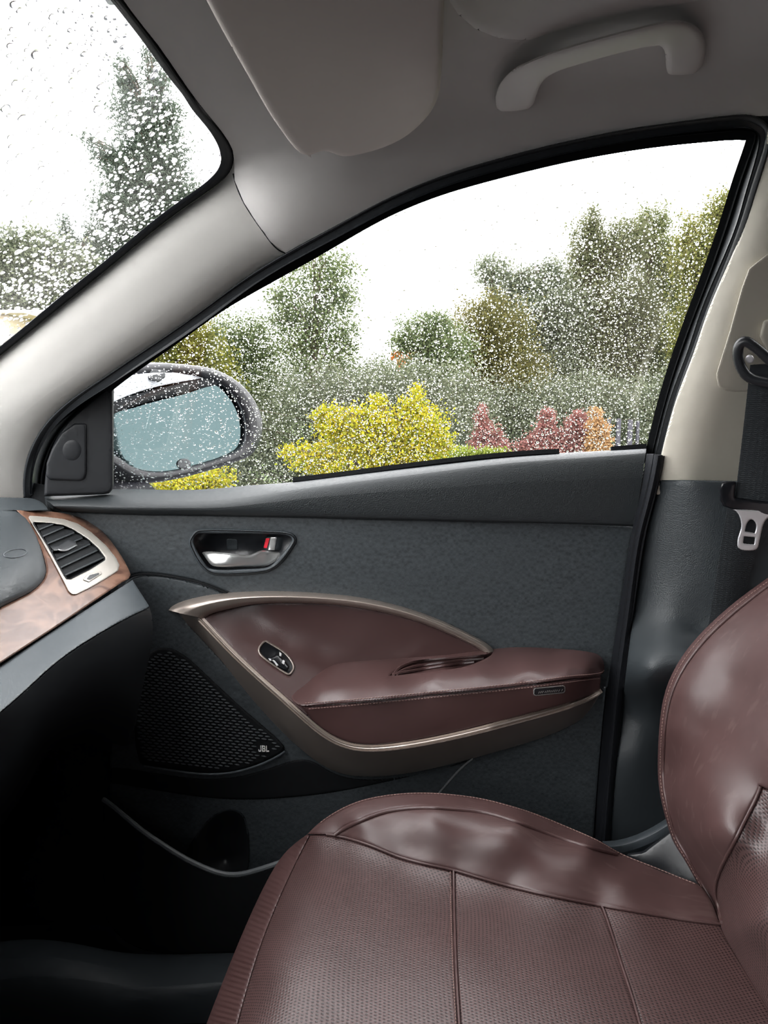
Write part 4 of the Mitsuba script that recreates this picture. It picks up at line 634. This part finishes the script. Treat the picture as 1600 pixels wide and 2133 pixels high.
def plant(key, label, cat, blobs, Y, n, size, cols, seed, stem=None, group=None, spread=.10, depth=.8, up=.2, bark='wood_bark', asp=.26, mul=2.6, cl_n=36):
    """A tree or shrub: crown masses (photo position and half-size) at distance Y, filled with sprays of single leaves on twigs."""
    n, size = int(n * mul), size * .6; rng = np.random.default_rng(seed); A = np.array([b[2] * b[3] for b in blobs], float); A /= A.sum(); cents, twigs = [], []
    for (bx, by, rx, ry), w in zip(blobs, A):
        c = PY(bx, by, Y); m = np.linalg.norm(c - CAM) / F; rad = np.array([rx * m, min(rx, ry * 1.3) * m * depth, ry * m])
        kk = max(4, int(n * w / cl_n)); d = rng.normal(size=(kk, 3)); d /= np.linalg.norm(d, axis=1, keepdims=True); cl = c + d * rad * rng.uniform(.15, 1, (kk, 1)) ** .45
        sz = min(rx, ry) * m * spread * 1.5 + size * .7
        cents.append((cl[:, None] + rng.normal(size=(kk, cl_n, 3)) * sz * [1, 1, .8]).reshape(-1, 3)); twigs += [(c, cl[i]) for i in range(0, kk, max(1, kk // 7))]
    cents = np.vstack(cents); cents = cents[cents[:, 2] > .03]
    v, f, col = leaves(cents, size, rng, cols, up, asp); tag(key, label, cat, group)
    add(key + '__foliage', trimesh.Trimesh(v, f, process=False), 'leaf', smooth=False, kind='stuff', color=col, label='leaves')
    b0 = PY(*(stem if stem else (blobs[0][0], blobs[0][1])), Y); top = max((b for b in blobs), key=lambda b: -b[1]); tp_ = PY(top[0], top[1], Y); foot = np.array([b0[0], Y, -.02])
    H = max(tp_[2], .4); r0 = .012 * H + .006; trunk = spl(np.array([foot, foot * [1, 1, 0] + [rng.normal() * .03 * H, 0, H * .45], tp_]), 14); ms = [tube(trunk, np.linspace(r0, r0 * .25, 14), 6)]
    for c, e in twigs:
        i = int(np.clip(np.searchsorted(trunk[:, 2], e[2] - .25 * H), 1, 12)); ms.append(tube(spl(np.array([trunk[i], (trunk[i] + e) / 2 + [0, 0, .06 * H], e]), 7), np.linspace(r0 * .4, r0 * .08, 7), 5))
    add(key + '__branches', join(ms), bark, smooth=True, label='trunk and branches')
G1 = [(.06, .085, .040), (.11, .135, .065), (.16, .185, .090)]  # leaf palettes here lightened and greyed, rain haze put into the colour
G2 = [(.075, .09, .062), (.13, .145, .095), (.18, .19, .135)]
OLV = [(.070, .075, .015), (.120, .125, .025), (.165, .155, .040)]
AUT = [(.070, .075, .030), (.120, .105, .040), (.130, .125, .045)]
YEL = [(.14, .18, .02), (.30, .30, .02), (.42, .35, .025), (.35, .27, .03), (.18, .22, .02)]
PNK = [(.15, .07, .065), (.25, .11, .10), (.30, .16, .14)]
TG = 'trees beyond the car park'
plant('tree', 'olive green rounded tree just above the wing mirror', 'tree', [(330, 760, 70, 100), (385, 720, 62, 80), (280, 800, 60, 110), (420, 800, 70, 120)], 9.0, 9000, .075, OLV, 1, group=None)
plant('tree_001', 'bright green bushy tree right of the olive tree behind the mirror', 'tree', [(470, 720, 48, 70), (530, 720, 50, 60), (500, 800, 75, 110), (560, 850, 60, 120)], 10.5, 9000, .07, G1, 2)
plant('tree_002', 'tall thin-leaved tree standing alone against the sky left of the gap', 'tree', [(655, 565, 50, 55), (705, 580, 42, 62), (620, 640, 50, 45), (690, 660, 45, 50), (580, 640, 28, 42), (625, 700, 55, 50), (725, 700, 20, 40), (660, 760, 70, 70), (720, 770, 26, 50)], 10.0, 9000, .075, G1, 3, spread=.13, stem=(660, 800), mul=1.7, cl_n=26)
plant('hedge', 'grey green thicket under the tall thin tree', 'bushes', [(600, 880, 90, 110), (700, 860, 90, 100), (780, 850, 80, 95), (480, 920, 90, 90), (370, 900, 90, 90), (860, 850, 70, 90), (940, 850, 80, 100), (420, 990, 120, 80), (560, 985, 110, 80), (700, 980, 110, 80), (850, 975, 110, 80), (960, 960, 90, 80)], 9.2, 34000, .06, G2, 4)
plant('tree_003', 'rounded green tree right of the sky gap', 'tree', [(868, 700, 46, 42), (905, 680, 36, 30), (840, 715, 26, 24), (930, 740, 60, 60), (800, 800, 60, 50), (870, 800, 60, 60)], 10.5, 9000, .065, G1, 5)
plant('tree_004', 'brownish tree behind the yellow bush right of the rounded green tree', 'tree', [(985, 700, 60, 70), (1040, 690, 60, 80), (960, 800, 70, 100), (1060, 800, 80, 100)], 11.5, 13000, .07, AUT, 6)
plant('tree_005', 'airy tree with a wispy top between the rounded tree and the tallest tree', 'tree', [(1030, 560, 38, 30), (1050, 600, 45, 40), (1110, 590, 35, 40), (1150, 570, 26, 34), (1110, 660, 80, 70), (1170, 660, 60, 80), (1130, 780, 90, 100)], 12.5, 15000, .075, G2, 7)
plant('tree_006', 'tallest grey green tree with a pointed top at the right of the window', 'tree', [(1235, 465, 16, 36), (1220, 510, 36, 50), (1260, 530, 45, 60), (1310, 510, 40, 50), (1210, 600, 40, 70), (1280, 620, 80, 90), (1260, 740, 100, 110), (1330, 760, 90, 120)], 13.0, 22000, .08, [(.075, .085, .045), (.12, .13, .07), (.15, .145, .09)], 8)
plant('tree_007', 'leafy tree with two thin spires right of the tallest tree', 'tree', [(1345, 470, 22, 36), (1376, 460, 16, 40), (1350, 520, 45, 50), (1400, 560, 55, 60), (1400, 660, 80, 90), (1390, 780, 90, 110)], 14.0, 17000, .08, [(.08, .10, .04), (.12, .135, .06), (.15, .15, .08)], 9)
plant('tree_008', 'yellowish green tree beside the right end of the window', 'tree', [(1426, 480, 14, 30), (1440, 540, 40, 40), (1485, 480, 40, 50), (1510, 440, 30, 40), (1480, 580, 60, 80), (1470, 720, 70, 110), (1540, 600, 60, 150)], 12.0, 15000, .08, [(.09, .105, .03), (.15, .155, .05), (.18, .165, .06)], 10)
plant('hedge_001', 'dark green thicket behind the red shrubs', 'bushes', [(1030, 880, 90, 80), (1130, 870, 90, 80), (1230, 860, 90, 80), (1330, 860, 90, 70), (1420, 850, 80, 80), (1050, 960, 110, 70), (1200, 955, 110, 70), (1350, 945, 110, 70)], 11.0, 28000, .065, G2, 11)
plant('shrub', 'bright yellow green shrub outside the middle of the side window', 'shrub', [(780, 850, 22, 40), (860, 840, 26, 36), (730, 900, 55, 50), (690, 880, 30, 34), (800, 910, 60, 60), (870, 900, 55, 55), (910, 920, 32, 30), (640, 950, 55, 30), (740, 970, 90, 50), (850, 970, 80, 50), (600, 940, 18, 12), (665, 870, 16, 14)], 5.2, 9000, .042, YEL, 12, stem=(780, 1000), mul=2.2)
plant('shrub_001', 'small yellow shrub below the wing mirror', 'shrub', [(400, 1000, 70, 22), (450, 990, 35, 18), (340, 1015, 60, 22), (400, 1050, 100, 50)], 4.6, 4500, .034, YEL, 13, mul=2.0)
plant('shrub_002', 'reddish pink shrub at the foot of the brownish tree', 'shrub', [(1003, 880, 9, 36), (1012, 915, 16, 40), (1035, 925, 12, 30), (992, 935, 14, 34), (1052, 940, 12, 22), (1022, 945, 30, 24)], 8.5, 2600, .055, PNK, 14)
plant('shrub_003', 'middle reddish pink shrub above the window sill', 'shrub', [(1140, 878, 9, 34), (1130, 910, 14, 34), (1150, 915, 10, 30), (1108, 930, 14, 26), (1088, 938, 12, 20), (1125, 945, 40, 20)], 8.5, 3000, .055, PNK, 15)
plant('shrub_004', 'widest reddish pink shrub at the right of the window sill', 'shrub', [(1202, 884, 12, 32), (1186, 905, 12, 32), (1215, 905, 14, 40), (1170, 925, 12, 26), (1232, 925, 10, 26), (1195, 940, 44, 24)], 8.5, 3400, .055, PNK, 16)
plant('shrub_005', 'orange shrub beside the dark posts', 'shrub', [(1240, 885, 10, 30), (1254, 900, 9, 26), (1246, 925, 20, 30)], 8.3, 2200, .055, [(.28, .16, .08), (.38, .23, .11), (.32, .19, .10)], 17)
plant('shrub_006', 'low yellow green grass clump right of the yellow shrub', 'grass clump', [(960, 955, 60, 16), (1020, 950, 40, 12)], 6.5, 3000, .05, [(.12, .16, .03), (.22, .25, .05)], 18, up=1.5)
for i, (x, w_, h_) in enumerate(((1268, 7, 70), (1288, 9, 66), (1312, 10, 62), (1328, 6, 58))):
    c = PY(x, 905, 9.5); hh = c[2] + h_ * .5 * c[1] / F
    add('fence_post', rbox((w_ * c[1] / F, .05, hh), (c[0], c[1], hh / 2), .008), 'post_metal', False, label=('dark fence post closest to the orange shrub', 'second dark fence post from the orange shrub', 'widest dark fence post, third from the orange shrub', 'dark fence post farthest from the orange shrub')[i], cat='post', group='dark fence posts beside the orange shrub')
def house(key, label, x0, x1, ytop, Y, w_m, r_m, peak=.9, deep=3.0):
    a, b = PY(x0, ytop, Y), PY(x1, ytop, Y); tag(key, label, 'house'); h = a[2]
    add(key + '__walls', rbox((b[0] - a[0], deep, h), ((a[0] + b[0]) / 2, Y + deep / 2, h / 2), .01), w_m, False)
    rf = Polygon([(-.1, 0), (deep + .1, 0), (deep / 2, peak)]); m = trimesh.creation.extrude_polygon(rf, b[0] - a[0] + .3, engine='earcut'); v = m.vertices.copy(); m.vertices = np.stack([a[0] - .15 + v[:, 2], Y + v[:, 0], h + v[:, 1]], 1); m.invert()
    add(key + '__roof', m, r_m, False)
    for k in range(2):
        cx = a[0] + (b[0] - a[0]) * (.3 + .4 * k); add(key + '__window', rbox((.8, .06, .9), (cx, Y - .01, h - 1.1), .01), 'gloss_black', False)
house('house', 'small terracotta house mostly hidden behind the rounded green tree', 831, 852, 733, 16.0, 'terracotta', 'terracotta', .12)
house('house_001', 'tan house corner at the left edge of the windshield', -200, 18, 655, 5.6, 'render_wall', 'render_wall', .08, .8)
con = [(.055, .075, .055), (.085, .105, .080), (.12, .14, .11)]
plant('conifer', 'tall feathery conifer seen through the windshield', 'tree', [(252, 140, 8, 30), (268, 185, 18, 36), (310, 130, 10, 30), (330, 180, 20, 40), (280, 235, 34, 36), (330, 250, 36, 40), (300, 300, 50, 45), (345, 320, 45, 50), (185, 290, 14, 12), (215, 318, 22, 18), (245, 345, 26, 26), (300, 370, 60, 50), (340, 400, 50, 60), (260, 420, 45, 50), (300, 450, 70, 50), (220, 450, 22, 40), (230, 510, 30, 40), (300, 520, 90, 50), (380, 440, 40, 60)], 9.0, 20000, .085, con, 21, stem=(310, 700), up=.5, spread=.10, asp=.13)
plant('tree_009', 'grey green tree low at the left of the windshield', 'tree', [(60, 530, 50, 50), (100, 560, 60, 60), (30, 570, 50, 60), (150, 590, 60, 60), (80, 640, 120, 70), (190, 610, 30, 70), (-40, 600, 90, 90)], 8.0, 17000, .07, G2, 23)
plant('tree_010', 'pale feathery sapling between the two windshield trees', 'tree', [(138, 480, 10, 34), (150, 520, 16, 30), (195, 500, 12, 30), (190, 550, 22, 36), (165, 600, 30, 50)], 8.6, 3600, .07, con, 24, up=.6, asp=.13)
# ---------------------------------------------------------------- rain on the glass
def rain(key, label, poly2, o3, ex, ey, nz, n, rad, dens, seed, hgt=.8, m=8, prof=((1, 0), (.86, .48), (.52, .85))):
    """Beads of water on the outer face of a pane: flattened round caps, plane side on the glass."""
    from scipy.spatial import cKDTree
    rng = np.random.default_rng(seed); x0, y0, x1, y1 = poly2.bounds; q = rng.uniform((x0, y0), (x1, y1), (n * 6, 2)); q = q[shapely.contains_xy(poly2, q[:, 0], q[:, 1])]
    q = q[rng.uniform(size=len(q)) < dens(q)][:n]; r = rad(rng, len(q)); o_ = np.argsort(-r); q, r = q[o_], r[o_]; keep = np.ones(len(q), bool); tr = cKDTree(q); rm = r.max()
    for i in range(len(q)):
        if keep[i]:
            for j in tr.query_ball_point(q[i], r[i] + rm):
                if j > i and keep[j] and np.hypot(*(q[i] - q[j])) < 1.08 * (r[i] + r[j]): keep[j] = False
    q, r = q[keep], r[keep]; k = len(q); th = np.arange(m) * 2 * np.pi / m
    wob = 1 + .10 * np.sin(2 * th[None] + rng.uniform(0, 6.28, (k, 1))) + .07 * np.sin(3 * th[None] + rng.uniform(0, 6.28, (k, 1)))
    el_ = rng.uniform(.9, 1.2, (k, 1)); U, V_ = np.cos(th)[None] * wob * r[:, None], np.sin(th)[None] * wob * r[:, None] * el_; h = (hgt * rng.uniform(.8, 1.15, k) * r)[:, None]
    def ring(rho, zf): return (o3 + (q[:, 0, None] + U * rho)[..., None] * ex + (q[:, 1, None] + V_ * rho)[..., None] * ey + (zf * h * np.ones((1, m)) + .0003)[..., None] * nz)
    n_r = len(prof)
    apex = (o3 + q[:, :1] * ex + q[:, 1:] * ey + (h + .0003) * nz)[:, None]; base = (o3 + q[:, :1] * ex + q[:, 1:] * ey + .0003 * nz)[:, None]
    v = np.concatenate([ring(*p_) for p_ in prof] + [apex, ring(1, 0), base], 1); per = v.shape[1]; f = []; a = np.arange(m); b = (a + 1) % m
    for l in range(n_r - 1): f += [np.stack([l * m + a, l * m + b, (l + 1) * m + b], 1), np.stack([l * m + a, (l + 1) * m + b, (l + 1) * m + a], 1)]
    f += [np.stack([(n_r - 1) * m + a, (n_r - 1) * m + b, a * 0 + n_r * m], 1), np.stack([n_r * m + 1 + b, n_r * m + 1 + a, a * 0 + (n_r + 1) * m + 1], 1)]; f = np.vstack(f)
    if np.dot(np.cross(ex, ey), nz) < 0: f = f[:, ::-1]
    add(key, trimesh.Trimesh(v.reshape(-1, 3), (f[None] + per * np.arange(k)[:, None, None]).reshape(-1, 3), process=False), 'water', smooth=True, label=label, cat='raindrops', kind='stuff')
gn = np.array(GN, float); gn /= np.linalg.norm(gn); gx = np.array([1.0, 0, 0]); gy = np.cross(gn, gx)
go = P([(900, 700)], GP)[0]; gp3 = P(np.array(gpoly.exterior.coords), GP); gp2 = Polygon(np.stack([(gp3 - go) @ gx, (gp3 - go) @ gy], 1)).buffer(-.010)
sg = 1 if gy[2] > 0 else -1
def dens_side(q):
    n_ = meshkit.fbm(np.stack([q[:, 0] * 14, q[:, 1] * 14, q[:, 0] * 0], 1), 3, seed=4); z = q[:, 1] * sg; return np.clip(.95 - 2.6 * np.clip(z - .02, 0, 1) + (n_ - .5) * .5 + .25 * np.clip(q[:, 0] * 2, -.6, .6), .10, 1)
rain('side_window_raindrops', 'beads of rain covering the side window pane', gp2, go, gx, gy, gn, 17000, lambda g_, k: np.clip(.00078 * np.exp(g_.normal(0, .36, k)), .0004, .0026), dens_side, 31, .9)
w_in3 = P(np.vstack([zm]), WP); wx = e1; wy = e2; out_n = -wn
w2 = Polygon([((p - B3) @ wx, (p - B3) @ wy) for p in [*w_in3, w_in3[-1] + e1 * .12, w_in3[-1] + e1 * .12 + e2 * .36]]).buffer(0)
def dens_ws(q): return np.clip(.35 + .9 * meshkit.fbm(np.stack([q[:, 0] * 9, q[:, 1] * 9, q[:, 0] * 0], 1), 3, seed=6) - .2, .1, 1)
rain('windshield_raindrops', 'larger beads of rain scattered over the windshield', w2, B3, wx, wy, out_n, 8000, lambda g_, k: np.clip(.0013 * np.exp(g_.normal(0, .48, k)), .0006, .0055), dens_ws, 32, .8, 12, ((1, 0), (.93, .27), (.78, .56), (.55, .79), (.28, .95)))
